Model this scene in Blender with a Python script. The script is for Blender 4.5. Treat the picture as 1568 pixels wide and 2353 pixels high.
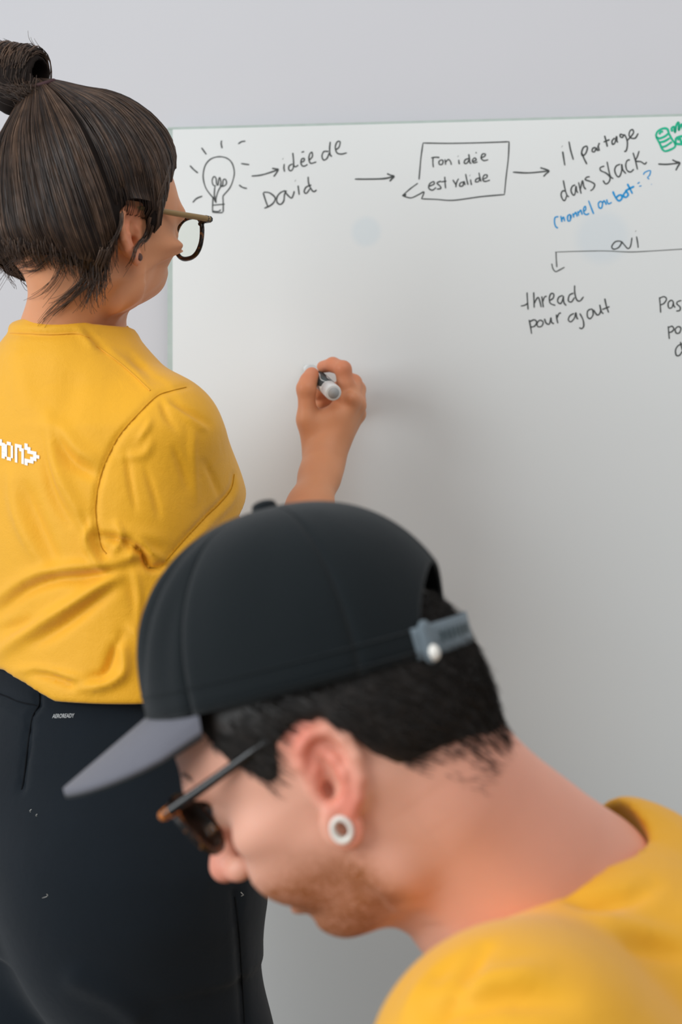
import bpy, bmesh, math, random
import numpy as np
from mathutils import Vector, Matrix
from mathutils.bvhtree import BVHTree

for o in list(bpy.data.objects):
    bpy.data.objects.remove(o, do_unlink=True)
scene = bpy.context.scene
COL = scene.collection
rng = np.random.default_rng(7)
random.seed(7)

# ------------------------------------------------------------------ camera
FPX, CX, CY, CZ = 3268.0, 784.0, 1176.5, 1.25
cam_d = bpy.data.cameras.new('camera')
cam = bpy.data.objects.new('camera', cam_d)
COL.objects.link(cam)
cam.location = (0, 0, CZ)
cam.rotation_euler = (math.pi / 2, 0, 0)
cam_d.sensor_fit = 'VERTICAL'
cam_d.sensor_height = 36.0
cam_d.sensor_width = 24.0
cam_d.lens = 36.0 * FPX / 2353.0
cam_d.clip_start = 0.02
cam_d.dof.use_dof = True
cam_d.dof.focus_distance = 1.48
cam_d.dof.aperture_fstop = 5.0
scene.camera = cam

# ------------------------------------------------------------------ light
world = bpy.data.worlds.new('room_daylight')
scene.world = world
world.use_nodes = True
bg = world.node_tree.nodes['Background']
bg.inputs['Color'].default_value = (0.92, 0.96, 1.0, 1)
bg.inputs['Strength'].default_value = 0.42


def area_light(name, loc, target, sx, sy, power, col):
    d = bpy.data.lights.new(name, 'AREA')
    d.shape = 'RECTANGLE'
    d.size, d.size_y, d.energy, d.color = sx, sy, power, col
    o = bpy.data.objects.new(name, d)
    o.location = loc
    o.rotation_euler = (Vector(target) - Vector(loc)).to_track_quat('-Z', 'Y').to_euler()
    COL.objects.link(o)
    return o


area_light('window_daylight', (-3.0, -0.9, 2.0), (0.2, 1.5, 1.15), 2.8, 2.0, 118, (0.93, 0.975, 1.0))
area_light('ceiling_fill_light', (0.6, 0.3, 2.8), (0.3, 1.4, 0.6), 2.4, 1.4, 17, (1.0, 0.97, 0.93))  # added overhead fill for the board and ceiling bounce, no real fixture
vs = scene.view_settings
vs.view_transform = 'Standard'
vs.look = 'None'
vs.gamma = 1.0
vs.use_curve_mapping = False
vs.exposure = 0.0


# ------------------------------------------------------------------ helpers
def P(px, py, d):
    return np.array([(px - CX) / FPX * d, d, CZ - (py - CY) / FPX * d])


def proj(v):
    v = np.asarray(v)
    return np.stack([CX + FPX * v[:, 0] / v[:, 1], CY - FPX * (v[:, 2] - CZ) / v[:, 1]], 1)


def tag(o, label=None, cat=None, group=None, kind=None):
    if label: o['label'] = label
    if cat: o['category'] = cat
    if group: o['group'] = group
    if kind: o['kind'] = kind
    return o


def empty(name, loc=(0, 0, 0)):
    o = bpy.data.objects.new(name, None)
    o.empty_display_size = 0.05
    COL.objects.link(o)
    o.location = loc
    return o


def mesh_obj(name, verts, faces, mat, parent=None, smooth=True, attrs=None):
    """verts in world space; parent is an Empty/mesh whose location is its only transform"""
    verts = np.asarray(verts, dtype=np.float64)
    off = np.zeros(3)
    p = parent
    while p is not None:
        off += np.array(p.location)
        p = p.parent
    me = bpy.data.meshes.new(name)
    if isinstance(faces, np.ndarray):
        faces = faces.tolist()
    me.from_pydata((verts - off).tolist(), [], faces)
    if smooth:
        me.polygons.foreach_set('use_smooth', [True] * len(me.polygons))
    if attrs:
        for k, val in attrs.items():
            val = np.asarray(val, dtype=np.float32)
            if val.ndim == 1:
                a = me.attributes.new(k, 'FLOAT', 'POINT')
                a.data.foreach_set('value', val)
            else:
                a = me.attributes.new(k, 'FLOAT_COLOR', 'POINT')
                c = np.concatenate([val, np.ones((len(val), 1), np.float32)], 1)
                a.data.foreach_set('color', c.ravel())
    me.update()
    o = bpy.data.objects.new(name, me)
    me.materials.append(mat)
    COL.objects.link(o)
    if parent is not None:
        o.parent = parent
    return o


def norm(v):
    v = np.asarray(v, float)
    return v / np.linalg.norm(v)


def smoothstep(a, b, x):
    t = np.clip((x - a) / (b - a), 0, 1)
    return t * t * (3 - 2 * t)


# ---- implicit modelling: smooth unions on a grid, meshed with surface nets
class Field:
    def __init__(s, lo, hi, h):
        s.h = h
        s.lo = np.array(lo, float)
        n = np.ceil((np.array(hi, float) - s.lo) / h).astype(int) + 1
        s.ax = [(s.lo[i] + h * np.arange(n[i])).astype(np.float32) for i in range(3)]
        s.F = np.full(n, 0.5, np.float32)

    def apply(s, fn, lo, hi, k=0.0, mode='u', pad=0.0):
        m = k + 2.5 * s.h + pad
        sl = []
        for i in range(3):
            a = max(0, int(np.floor((lo[i] - m - s.lo[i]) / s.h)))
            b = min(len(s.ax[i]), int(np.ceil((hi[i] + m - s.lo[i]) / s.h)) + 1)
            if b <= a: return s
            sl.append(slice(a, b))
        sl = tuple(sl)
        X = s.ax[0][sl[0]][:, None, None]
        Y = s.ax[1][sl[1]][None, :, None]
        Z = s.ax[2][sl[2]][None, None, :]
        g = fn(X, Y, Z).astype(np.float32)
        f = s.F[sl]
        if mode == 'u':
            if k > 0:
                e = np.maximum(k - np.abs(f - g), 0) / k
                s.F[sl] = np.minimum(f, g) - e * e * k * 0.25
            else:
                s.F[sl] = np.minimum(f, g)
        else:
            g = -g if mode == 's' else g
            if k > 0:
                e = np.maximum(k - np.abs(f - g), 0) / k
                s.F[sl] = np.maximum(f, g) + e * e * k * 0.25
            else:
                s.F[sl] = np.maximum(f, g)
        return s

    def ell(s, c, r, k=0.0, mode='u', R=None):
        """ellipsoid; R columns = its axes"""
        c = np.asarray(c, float)
        r = np.asarray(r, float) * np.ones(3)
        ext = r if R is None else np.abs(np.asarray(R)) @ r

        def fn(X, Y, Z):
            x, y, z = X - c[0], Y - c[1], Z - c[2]
            if R is not None:
                x, y, z = (R[0][i] * x + R[1][i] * y + R[2][i] * z for i in range(3))
            k0 = np.sqrt((x / r[0]) ** 2 + (y / r[1]) ** 2 + (z / r[2]) ** 2)
            k1 = np.sqrt((x / r[0] ** 2) ** 2 + (y / r[1] ** 2) ** 2 + (z / r[2] ** 2) ** 2)
            return k0 * (k0 - 1) / np.maximum(k1, 1e-6)
        return s.apply(fn, c - ext, c + ext, k, mode)

    def cap(s, a, b, ra, rb, k=0.0, mode='u', squash=None):
        """tapered capsule; squash=(unit dir, factor>1) flattens along dir"""
        a, b = np.asarray(a, float), np.asarray(b, float)
        ba = b - a
        l2 = float(ba @ ba) + 1e-12
        rm = max(ra, rb)

        def fn(X, Y, Z):
            x, y, z = X - a[0], Y - a[1], Z - a[2]
            t = np.clip((x * ba[0] + y * ba[1] + z * ba[2]) / l2, 0, 1)
            x, y, z = x - t * ba[0], y - t * ba[1], z - t * ba[2]
            if squash is not None:
                d, q = squash
                m = (x * d[0] + y * d[1] + z * d[2]) * (q - 1)
                x, y, z = x + m * d[0], y + m * d[1], z + m * d[2]
            return np.sqrt(x * x + y * y + z * z) - (ra + (rb - ra) * t)
        return s.apply(fn, np.minimum(a, b) - rm, np.maximum(a, b) + rm, k, mode)

    def chain(s, pts, rs, k=0.0, mode='u', squash=None):
        for i in range(len(pts) - 1):
            s.cap(pts[i], pts[i + 1], rs[i], rs[i + 1], k, mode, squash)
        return s

    def loft(s, tab, k=0.0, mode='u', ex=2.0, scale=0.9):
        """tab rows: z, centre x, centre y, front, back, half width (x fwd, y left)"""
        tab = np.asarray(tab, float)
        if tab[0, 0] > tab[-1, 0]: tab = tab[::-1]
        z0, z1 = tab[0, 0], tab[-1, 0]

        def fn(X, Y, Z):
            zc = np.clip(Z, z0, z1)
            q = [np.interp(zc, tab[:, 0], tab[:, j]).astype(np.float32) for j in range(1, 6)]
            x, y = X - q[0], Y - q[1]
            ax = np.where(x > 0, q[2], q[3])
            t = (np.abs(x / ax) ** ex + np.abs(y / q[4]) ** ex) ** (1.0 / ex)
            d = (t - 1) * np.minimum(ax, q[4]) * scale
            dz = np.maximum(np.maximum(Z - z1, z0 - Z), 0)
            return np.where(dz > 0, np.sqrt(np.maximum(d, 0) ** 2 + dz ** 2) + np.minimum(d, 0) * 0, d) \
                + np.where(dz > 0, 0, 0)
        lo = [(tab[:, 1] - tab[:, 4]).min(), (tab[:, 2] - tab[:, 5]).min(), z0]
        hi = [(tab[:, 1] + tab[:, 3]).max(), (tab[:, 2] + tab[:, 5]).max(), z1]
        return s.apply(fn, lo, hi, k, mode)

    def func(s, fn, lo, hi, k=0.0, mode='u'):
        return s.apply(fn, lo, hi, k, mode)

    def mesh(s, smooth=2):
        F = s.F
        nx, ny, nz = F.shape
        ins = F < 0
        c = np.zeros((nx - 1, ny - 1, nz - 1), np.uint8)
        for i in (0, 1):
            for j in (0, 1):
                for k in (0, 1):
                    c += ins[i:nx - 1 + i, j:ny - 1 + j, k:nz - 1 + k]
        cells = np.argwhere((c > 0) & (c < 8))
        idx = np.full(c.shape, -1, np.int64)
        idx[tuple(cells.T)] = np.arange(len(cells))
        acc = np.zeros((len(cells), 3))
        cnt = np.zeros(len(cells))
        corners = [(i, j, k) for i in (0, 1) for j in (0, 1) for k in (0, 1)]
        for ca in corners:
            for axis in range(3):
                if ca[axis]: continue
                cb = list(ca); cb[axis] = 1
                fa = F[cells[:, 0] + ca[0], cells[:, 1] + ca[1], cells[:, 2] + ca[2]]
                fb = F[cells[:, 0] + cb[0], cells[:, 1] + cb[1], cells[:, 2] + cb[2]]
                m = (fa < 0) != (fb < 0)
                t = fa[m] / (fa[m] - fb[m])
                p = np.tile(np.array(ca, float), (m.sum(), 1))
                p[:, axis] = t
                acc[m] += p
                cnt[m] += 1
        V = (cells + acc / cnt[:, None]) * s.h + s.lo
        quads = []
        for axis in range(3):
            u, w = (axis + 1) % 3, (axis + 2) % 3
            a = [slice(None)] * 3; b = [slice(None)] * 3
            a[axis] = slice(0, -1); b[axis] = slice(1, None)
            m = ins[tuple(a)] != ins[tuple(b)]
            e = np.argwhere(m)
            ok = (e[:, u] > 0) & (e[:, w] > 0) & (e[:, u] < F.shape[u] - 1) & (e[:, w] < F.shape[w] - 1)
            e = e[ok]
            flip = ins[tuple(e.T)]
            q = []
            for du, dw in ((1, 1), (0, 1), (0, 0), (1, 0)):
                g = e.copy()
                g[:, u] -= du; g[:, w] -= dw
                q.append(idx[tuple(g.T)])
            q = np.stack(q, 1)
            q[~flip] = q[~flip][:, ::-1]
            quads.append(q)
        Q = np.concatenate(quads)
        for _ in range(smooth):
            V = lap(V, Q, 0.5)
        return V, Q


def lap(V, Q, lam):
    n = len(V)
    A = np.zeros((n, 3)); d = np.zeros(n)
    k = Q.shape[1]
    for i in range(k):
        a, b = Q[:, i], Q[:, (i + 1) % k]
        for ax in range(3):
            A[:, ax] += np.bincount(a, V[b, ax], n) + np.bincount(b, V[a, ax], n)
        d += np.bincount(a, minlength=n) + np.bincount(b, minlength=n)
    A /= np.maximum(d, 1)[:, None]
    return V + lam * (A - V)


def vnormals(V, Q):
    n = np.cross(V[Q[:, 2]] - V[Q[:, 0]], V[Q[:, 3]] - V[Q[:, 1]])
    N = np.zeros_like(V)
    for i in range(4):
        for ax in range(3):
            N[:, ax] += np.bincount(Q[:, i], n[:, ax], len(V))
    return N / np.maximum(np.linalg.norm(N, axis=1), 1e-12)[:, None]


def bvh_of(V, Q):
    return BVHTree.FromPolygons([tuple(v) for v in V], [tuple(int(i) for i in q) for q in Q])


def pt_seg_dist(p, poly):
    """p (n,2); returns distance to the polyline and the running parameter 0..1"""
    poly = np.asarray(poly, float)
    seg = np.linalg.norm(np.diff(poly, axis=0), axis=1)
    cum = np.concatenate([[0], np.cumsum(seg)])
    best = np.full(len(p), 1e9); par = np.zeros(len(p)); side = np.zeros(len(p))
    for i in range(len(poly) - 1):
        a, b = poly[i], poly[i + 1]
        ba = b - a
        t = np.clip(((p - a) @ ba) / (ba @ ba), 0, 1)
        q = p - (a + t[:, None] * ba)
        d = np.linalg.norm(q, axis=1)
        m = d < best
        best[m] = d[m]
        par[m] = (cum[i] + t[m] * seg[i]) / cum[-1]
        side[m] = np.sign(ba[0] * q[m, 1] - ba[1] * q[m, 0])
    return best, par, side


def catmull(pts, n=8):
    pts = np.asarray(pts, float)
    if len(pts) < 3:
        t = np.linspace(0, 1, n + 1)[:, None]
        return pts[0] * (1 - t) + pts[-1] * t
    p = np.concatenate([[2 * pts[0] - pts[1]], pts, [2 * pts[-1] - pts[-2]]])
    out = []
    for i in range(1, len(p) - 2):
        t = np.linspace(0, 1, n, endpoint=False)[:, None]
        a, b, c, d = p[i - 1], p[i], p[i + 1], p[i + 2]
        out.append(0.5 * (2 * b + (c - a) * t + (2 * a - 5 * b + 4 * c - d) * t ** 2 + (3 * b - a - 3 * c + d) * t ** 3))
    return np.concatenate(out + [pts[-1:]])


def tubes(paths, r0, r1, sides=3, col=None, mid=None):
    """paths (n,m,3) -> verts, faces (+ per vertex colour)"""
    paths = np.asarray(paths, float)
    n, m, _ = paths.shape
    T = np.gradient(paths, axis=1)
    T /= np.maximum(np.linalg.norm(T, axis=2, keepdims=True), 1e-9)
    up = np.array([0.31, 0.52, 0.79])
    A = np.cross(T, up); A /= np.maximum(np.linalg.norm(A, axis=2, keepdims=True), 1e-9)
    B = np.cross(T, A)
    t = np.linspace(0, 1, m)
    r0 = np.asarray(r0, float) * np.ones(n); r1 = np.asarray(r1, float) * np.ones(n)
    rad = r0[:, None] * (1 - t) + r1[:, None] * t
    if mid is not None:
        rad = rad * (1 + mid * np.sin(np.pi * t))
    ang = np.arange(sides) * 2 * np.pi / sides
    V = paths[:, :, None, :] + rad[:, :, None, None] * (np.cos(ang)[None, None, :, None] * A[:, :, None, :]
                                                         + np.sin(ang)[None, None, :, None] * B[:, :, None, :])
    V = V.reshape(-1, 3)
    base = (np.arange(n) * m * sides)[:, None, None]
    j = (np.arange(m - 1) * sides)[None, :, None]
    s0 = np.arange(sides)[None, None, :]
    s1 = (s0 + 1) % sides
    Q = np.stack([base + j + s0, base + j + s1, base + j + sides + s1, base + j + sides + s0], -1).reshape(-1, 4)
    C = None
    if col is not None:
        C = np.repeat(np.asarray(col), m * sides, axis=0)
    return V, Q, C


def cap_ends(V, Q, n_paths, m, sides):
    """list-of-faces version of a tube set with closed ends"""
    F = Q.tolist()
    for i in range(n_paths):
        b = i * m * sides
        F.append([b + s for s in range(sides)][::-1])
        F.append([b + (m - 1) * sides + s for s in range(sides)])
    return V, F


def lathe(prof, axis_o, axis_d, n=32):
    """prof rows (radius, height along axis); closed at both ends"""
    d = norm(axis_d)
    a = norm(np.cross(d, [0.3, 0.1, 0.95]))
    b = np.cross(d, a)
    V, F = [], []
    th = np.arange(n) * 2 * np.pi / n
    ring = np.cos(th)[:, None] * a + np.sin(th)[:, None] * b
    for r, h in prof:
        V.append(np.asarray(axis_o) + d * h + ring * r)
    V = np.concatenate(V)
    for i in range(len(prof) - 1):
        for s in range(n):
            t = (s + 1) % n
            F.append([i * n + s, i * n + t, (i + 1) * n + t, (i + 1) * n + s])
    F.append(list(range(n))[::-1])
    F.append([(len(prof) - 1) * n + s for s in range(n)])
    return V, F


def box_obj(name, c, size, mat, parent=None, rz=0.0, bevel=0.0):
    bm = bmesh.new()
    bmesh.ops.create_cube(bm, size=1)
    for v in bm.verts:
        v.co = Vector((v.co.x * size[0], v.co.y * size[1], v.co.z * size[2]))
    if bevel > 0:
        bmesh.ops.bevel(bm, geom=list(bm.edges), offset=bevel, segments=2, affect='EDGES')
    bmesh.ops.rotate(bm, verts=bm.verts, cent=(0, 0, 0), matrix=Matrix.Rotation(rz, 3, 'Z'))
    V = np.array([v.co[:] for v in bm.verts]) + np.asarray(c)
    bm.verts.index_update()
    F = [[v.index for v in f.verts] for f in bm.faces]
    bm.free()
    return mesh_obj(name, V, F, mat, parent, smooth=False)


def ray_px(bvh, px, py):
    d = Vector(P(px, py, 1.0) - np.array([0, 0, CZ])).normalized()
    hit = bvh.ray_cast(Vector((0, 0, CZ)), d)
    return hit[0], hit[1]


def surface_line(bvh, pts, n=8, off=0.0):
    out = []
    for p in catmull(pts, n):
        h, nn = ray_px(bvh, p[0], p[1])
        if h is not None:
            out.append(np.array(h) + off * np.array(nn))
    return np.array(out)


def resample(path, m):
    path = np.asarray(path, float)
    s = np.concatenate([[0], np.cumsum(np.linalg.norm(np.diff(path, axis=0), axis=1))])
    t = np.linspace(0, s[-1], m)
    return np.stack([np.interp(t, s, path[:, i]) for i in range(3)], 1)


# ------------------------------------------------------------------ materials
def new_mat(name):
    m = bpy.data.materials.new(name)
    m.use_nodes = True
    nt = m.node_tree
    return m, nt, nt.nodes['Principled BSDF'], nt.nodes['Material Output']


def srgb(r, g, b):
    f = lambda c: (c / 255 / 12.92) if c / 255 <= 0.04045 else ((c / 255 + 0.055) / 1.055) ** 2.4
    return (f(r), f(g), f(b), 1)


def nd(nt, t, **kw):
    n = nt.nodes.new(t)
    for k, v in kw.items():
        if k in n.inputs.keys():
            n.inputs[k].default_value = v
        else:
            setattr(n, k, v)
    return n


def mixc(nt, fac, a, b, blend='MIX'):
    n = nt.nodes.new('ShaderNodeMix')
    n.data_type = 'RGBA'
    n.blend_type = blend
    for sock, v in ((n.inputs[0], fac), (n.inputs[6], a), (n.inputs[7], b)):
        if hasattr(v, 'is_output'):
            nt.links.new(v, sock)
        else:
            sock.default_value = v
    return n.outputs[2]


def coords(nt):
    return nd(nt, 'ShaderNodeTexCoord').outputs['Object']


def noise(nt, co, scale, detail=3, rough=0.5, dist=0.0):
    n = nd(nt, 'ShaderNodeTexNoise')
    n.inputs['Scale'].default_value = scale
    n.inputs['Detail'].default_value = detail
    n.inputs['Roughness'].default_value = rough
    n.inputs['Distortion'].default_value = dist
    nt.links.new(co, n.inputs['Vector'])
    return n.outputs['Fac']


def ramp(nt, fac, stops):
    n = nd(nt, 'ShaderNodeValToRGB')
    while len(n.color_ramp.elements) < len(stops):
        n.color_ramp.elements.new(0.5)
    for e, (p, c) in zip(n.color_ramp.elements, stops):
        e.position = p
        e.color = c if len(c) == 4 else (*c, 1)
    nt.links.new(fac, n.inputs[0])
    return n.outputs[0]


def bump(nt, bsdf, height, strength, dist, prev=None):
    n = nd(nt, 'ShaderNodeBump')
    n.inputs['Strength'].default_value = strength
    n.inputs['Distance'].default_value = dist
    nt.links.new(height, n.inputs['Height'])
    if prev is not None:
        nt.links.new(prev, n.inputs['Normal'])
    nt.links.new(n.outputs[0], bsdf.inputs['Normal'])
    return n.outputs[0]


def attr(nt, name):
    n = nd(nt, 'ShaderNodeAttribute')
    n.attribute_name = name
    return n


def simple(name, col, rough=0.5, metal=0.0, spec=0.5):
    m, nt, b, out = new_mat(name)
    co = coords(nt)
    f = noise(nt, co, 60, 3)
    c2 = tuple(min(1, x * 1.12) for x in col[:3]) + (1,)
    c1 = tuple(x * 0.9 for x in col[:3]) + (1,)
    nt.links.new(mixc(nt, f, c1, c2), b.inputs['Base Color'])
    b.inputs['Roughness'].default_value = rough
    b.inputs['Metallic'].default_value = metal
    b.inputs['Specular IOR Level'].default_value = spec
    return m


def fabric(name, col, weave=1500.0, rough=0.9, dark=0.9, sheen=0.15, wrinkle=0.25, spec=0.25):
    m, nt, b, out = new_mat(name)
    co = coords(nt)
    f = noise(nt, co, 22, 4, 0.6)
    c1 = tuple(x * dark for x in col[:3]) + (1,)
    c2 = tuple(min(1, x * (2 - dark)) for x in col[:3]) + (1,)
    nt.links.new(mixc(nt, f, c1, c2), b.inputs['Base Color'])
    b.inputs['Roughness'].default_value = rough
    b.inputs['Specular IOR Level'].default_value = spec
    b.inputs['Sheen Weight'].default_value = sheen
    b.inputs['Sheen Roughness'].default_value = 0.5
    w = noise(nt, co, weave, 2, 0.6)
    n1 = bump(nt, b, w, 0.4, 0.0008)
    if wrinkle > 0:
        w2 = noise(nt, co, 48, 3, 0.55, 0.6)
        bump(nt, b, w2, wrinkle, 0.004, n1)
    return m


def skin_mat(name, base, pink, beardcol):
    m, nt, b, out = new_mat(name)
    co = coords(nt)
    f = noise(nt, co, 28, 5, 0.6)
    c = mixc(nt, f, tuple(x * 0.93 for x in base[:3]) + (1,), tuple(min(1, x * 1.06) for x in base[:3]) + (1,))
    a = attr(nt, 'blush')
    c = mixc(nt, a.outputs['Fac'], c, pink)
    bd = attr(nt, 'beard')
    fine = noise(nt, co, 420, 2, 0.7)
    patch = noise(nt, co, 60, 3, 0.6)
    mm = nd(nt, 'ShaderNodeMath', operation='MULTIPLY')
    nt.links.new(bd.outputs['Fac'], mm.inputs[0])
    nt.links.new(ramp(nt, fine, [(0.3, (0.55,) * 3), (0.6, (1,) * 3)]), mm.inputs[1])
    mm2 = nd(nt, 'ShaderNodeMath', operation='MULTIPLY')
    nt.links.new(mm.outputs[0], mm2.inputs[0])
    nt.links.new(ramp(nt, patch, [(0.25, (0.7,) * 3), (0.6, (1,) * 3)]), mm2.inputs[1])
    c = mixc(nt, mm2.outputs[0], c, beardcol)
    nt.links.new(c, b.inputs['Base Color'])
    b.inputs['Roughness'].default_value = 0.52
    b.inputs['Specular IOR Level'].default_value = 0.4
    b.inputs['Subsurface Weight'].default_value = 0.18
    b.inputs['Subsurface Radius'].default_value = (1.0, 0.35, 0.18)
    b.inputs['Subsurface Scale'].default_value = 0.008
    bump(nt, b, noise(nt, co, 520, 3, 0.6), 0.12, 0.0008)
    return m


def hair_mat(name, dark, light):
    m, nt, b, out = new_mat(name)
    a = attr(nt, 'tone')
    co = coords(nt)
    f = noise(nt, co, 90, 3)
    c = mixc(nt, a.outputs['Fac'], dark, light)
    c = mixc(nt, f, c, tuple(x * 0.55 for x in dark[:3]) + (1,))
    nt.links.new(c, b.inputs['Base Color'])
    b.inputs['Roughness'].default_value = 0.42
    b.inputs['Specular IOR Level'].default_value = 0.45
    return m


M = {}
M['skin_w'] = skin_mat('skin_woman', srgb(218, 150, 108), srgb(212, 122, 92), srgb(120, 70, 40))
M['skin_m'] = skin_mat('skin_man', srgb(232, 172, 148), srgb(222, 118, 96), srgb(150, 86, 38))
M['shirt'] = fabric('mustard_cotton', srgb(236, 170, 8), 1100, 0.64, 0.96, 0.22, 0.22, 0.5)
M['trousers'] = fabric('navy_jersey', srgb(11, 20, 28), 1800, 0.95, 0.85, 0.1, 0.1)
M['cap'] = fabric('black_cap_twill', srgb(9, 18, 22), 2200, 0.8, 0.92, 0.12, 0.06, 0.2)
M['visor'] = fabric('lit_grey_visor_twill', srgb(104, 104, 113), 2200, 0.8, 0.92, 0.2, 0.0)  # window light on the visor top is put into this lighter grey
M['cap_strap'] = fabric('grey_strap_webbing', srgb(112, 124, 132), 2200, 0.8, 0.92, 0.1, 0.0)
M['hair_w'] = hair_mat('brown_hair', srgb(44, 32, 27), srgb(160, 124, 98))
M['hair_base'] = simple('hair_underlayer', srgb(30, 23, 20), 0.85, 0, 0.15)
M['hair_m'] = hair_mat('dark_hair', srgb(28, 24, 21), srgb(66, 52, 42))
M['ink'] = simple('black_marker_ink', srgb(68, 71, 70), 0.6)
M['ink_grey'] = simple('faint_grey_marker_ink', srgb(104, 106, 104), 0.6)
M['ink_blue'] = simple('blue_marker_ink', srgb(0, 144, 206), 0.6)
M['ink_green'] = simple('green_marker_ink', srgb(6, 178, 138), 0.6)
M['white_plastic'] = simple('white_plastic', srgb(226, 226, 224), 0.4)
M['grey_plastic'] = simple('grey_plastic', srgb(176, 178, 178), 0.5)
M['dark_print'] = simple('dark_teal_print', srgb(36, 58, 62), 0.5)
M['white_print'] = simple('white_print', srgb(240, 238, 230), 0.7)
M['steel'] = simple('polished_steel', srgb(200, 200, 198), 0.25, 1.0)
M['black'] = simple('black_acetate', srgb(16, 16, 17), 0.25)
M['plug'] = simple('clear_white_plug', srgb(236, 232, 224), 0.3)
M['brown_plug'] = simple('brown_ear_plug', srgb(84, 42, 26), 0.4)
M['hair_tie'] = simple('maroon_hair_tie', srgb(66, 38, 42), 0.8)
M['rubber'] = simple('dark_shoe_rubber', srgb(30, 30, 32), 0.7)
M['stool'] = simple('grey_stool_paint', srgb(90, 92, 94), 0.5)


def tortoise(name):
    m, nt, b, out = new_mat(name)
    co = coords(nt)
    f = noise(nt, co, 160, 2, 0.5, 0.8)
    nt.links.new(ramp(nt, f, [(0.44, srgb(18, 14, 12)), (0.56, srgb(40, 24, 14)), (0.66, srgb(150, 96, 44))]), b.inputs['Base Color'])
    b.inputs['Roughness'].default_value = 0.2
    return m


M['tortoise'] = tortoise('tortoiseshell')
M['olive'] = simple('olive_brown_acetate', srgb(150, 122, 78), 0.3)
M['amber'] = simple('amber_acetate', srgb(196, 112, 38), 0.25)


def glass(name):
    m, nt, b, out = new_mat(name)
    g = nd(nt, 'ShaderNodeBsdfGlossy')
    g.inputs['Roughness'].default_value = 0.02
    t = nd(nt, 'ShaderNodeBsdfTransparent')
    t.inputs['Color'].default_value = (0.95, 0.965, 0.94, 1)
    fr = nd(nt, 'ShaderNodeLayerWeight')
    fr.inputs['Blend'].default_value = 0.06
    mx = nd(nt, 'ShaderNodeMixShader')
    nt.links.new(fr.outputs[0], mx.inputs[0])
    nt.links.new(t.outputs[0], mx.inputs[1])
    nt.links.new(g.outputs[0], mx.inputs[2])
    nt.links.new(mx.outputs[0], out.inputs['Surface'])
    return m


M['lens'] = glass('spectacle_lens')


def wall_paint():
    m, nt, b, out = new_mat('white_wall_paint')
    co = coords(nt)
    f = noise(nt, co, 3, 3)
    nt.links.new(mixc(nt, f, srgb(198, 197, 201), srgb(203, 202, 205)), b.inputs['Base Color'])
    b.inputs['Roughness'].default_value = 0.8
    bump(nt, b, noise(nt, co, 260, 3), 0.05, 0.001)
    return m


def board_mat(smudges=()):
    m, nt, b, out = new_mat('white_glass')
    co = coords(nt)
    f = noise(nt, co, 2.2, 3)
    c = mixc(nt, f, srgb(220, 222, 221), srgb(224, 225, 224))
    for ctr, rad, colr in smudges:                 # half-wiped blotches of old ink
        vm = nd(nt, 'ShaderNodeVectorMath', operation='DISTANCE')
        nt.links.new(co, vm.inputs[0])
        vm.inputs[1].default_value = ctr
        mr = nd(nt, 'ShaderNodeMapRange')
        mr.interpolation_type = 'SMOOTHSTEP'
        mr.inputs[1].default_value = rad * .55
        mr.inputs[2].default_value = rad
        mr.inputs[3].default_value = 0.3
        mr.inputs[4].default_value = 0.0
        nt.links.new(vm.outputs['Value'], mr.inputs[0])
        c = mixc(nt, mr.outputs[0], c, colr)
    nt.links.new(c, b.inputs['Base Color'])
    b.inputs['Roughness'].default_value = 0.3
    b.inputs['Specular IOR Level'].default_value = 0.5
    return m


M['wall'] = wall_paint()
M['board_edge'] = simple('green_glass_edge', srgb(176, 188, 182), 0.2)
M['smudge'] = simple('wiped_blue_ink', srgb(200, 211, 216), 0.3)


def floor_mat():
    m, nt, b, out = new_mat('grey_floor')
    co = coords(nt)
    f = noise(nt, co, 40, 4)
    nt.links.new(mixc(nt, f, srgb(112, 110, 106), srgb(138, 135, 130)), b.inputs['Base Color'])
    b.inputs['Roughness'].default_value = 0.7
    return m


M['floor'] = floor_mat()

# ------------------------------------------------------------------ room and whiteboard
BN = norm([-0.096, -1.0, 0.0])            # board normal, towards the room
BP = P(700, 900, 1.85)                    # a point of the board's face
BX = norm(np.cross(BN, [0, 0, 1.0])) * -1.0
if BX[0] < 0: BX = -BX


def on_board(px, py, off=0.0):
    d = P(px, py, 1.0) - np.array([0, 0, CZ])
    t = ((BP + BN * off - np.array([0, 0, CZ])) @ BN) / (d @ BN)
    return np.array([0, 0, CZ]) + d * t


YAW = math.atan2(BX[1], BX[0])


def slab(name, u0, u1, z0, z1, d0, d1, mat, parent=None):
    """box on the wall's own axes: u along the board, d outwards from the board face"""
    o = np.array([BP[0], BP[1], 0])
    c = o + BX * (u0 + u1) / 2 + BN * (d0 + d1) / 2 + np.array([0, 0, (z0 + z1) / 2])
    return box_obj(name, c, (u1 - u0, abs(d1 - d0), z1 - z0), mat, parent, YAW)


tag(slab('wall_back', -2.6, 3.4, 0.0, 3.0, -0.16, -0.022, M['wall']), kind='structure')
tag(box_obj('floor', (0.4, 0.4, -0.05), (6.6, 5.6, 0.1), M['floor']), kind='structure')

tl = on_board(396, 297)
u_tl = float((tl - BP) @ BX)
z_top = tl[2]
U1 = u_tl + 2.4
Z0 = z_top - 1.3
bc = np.array([BP[0], BP[1], 0]) + BX * (u_tl + U1) / 2 + np.array([0, 0, Z0])
board = empty('whiteboard', bc)
tag(board, 'large white glass board on the wall, covered in handwriting and a flow chart', 'whiteboard')
M['board'] = board_mat([(on_board(842, 532) - bc, .024, srgb(190, 208, 218)), (on_board(1385, 545) - bc, .042, srgb(194, 209, 220))])
slab('glass_panel', u_tl + .0005, U1, Z0, z_top - .0005, -0.006, 0.0, M['board'], board)
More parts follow.
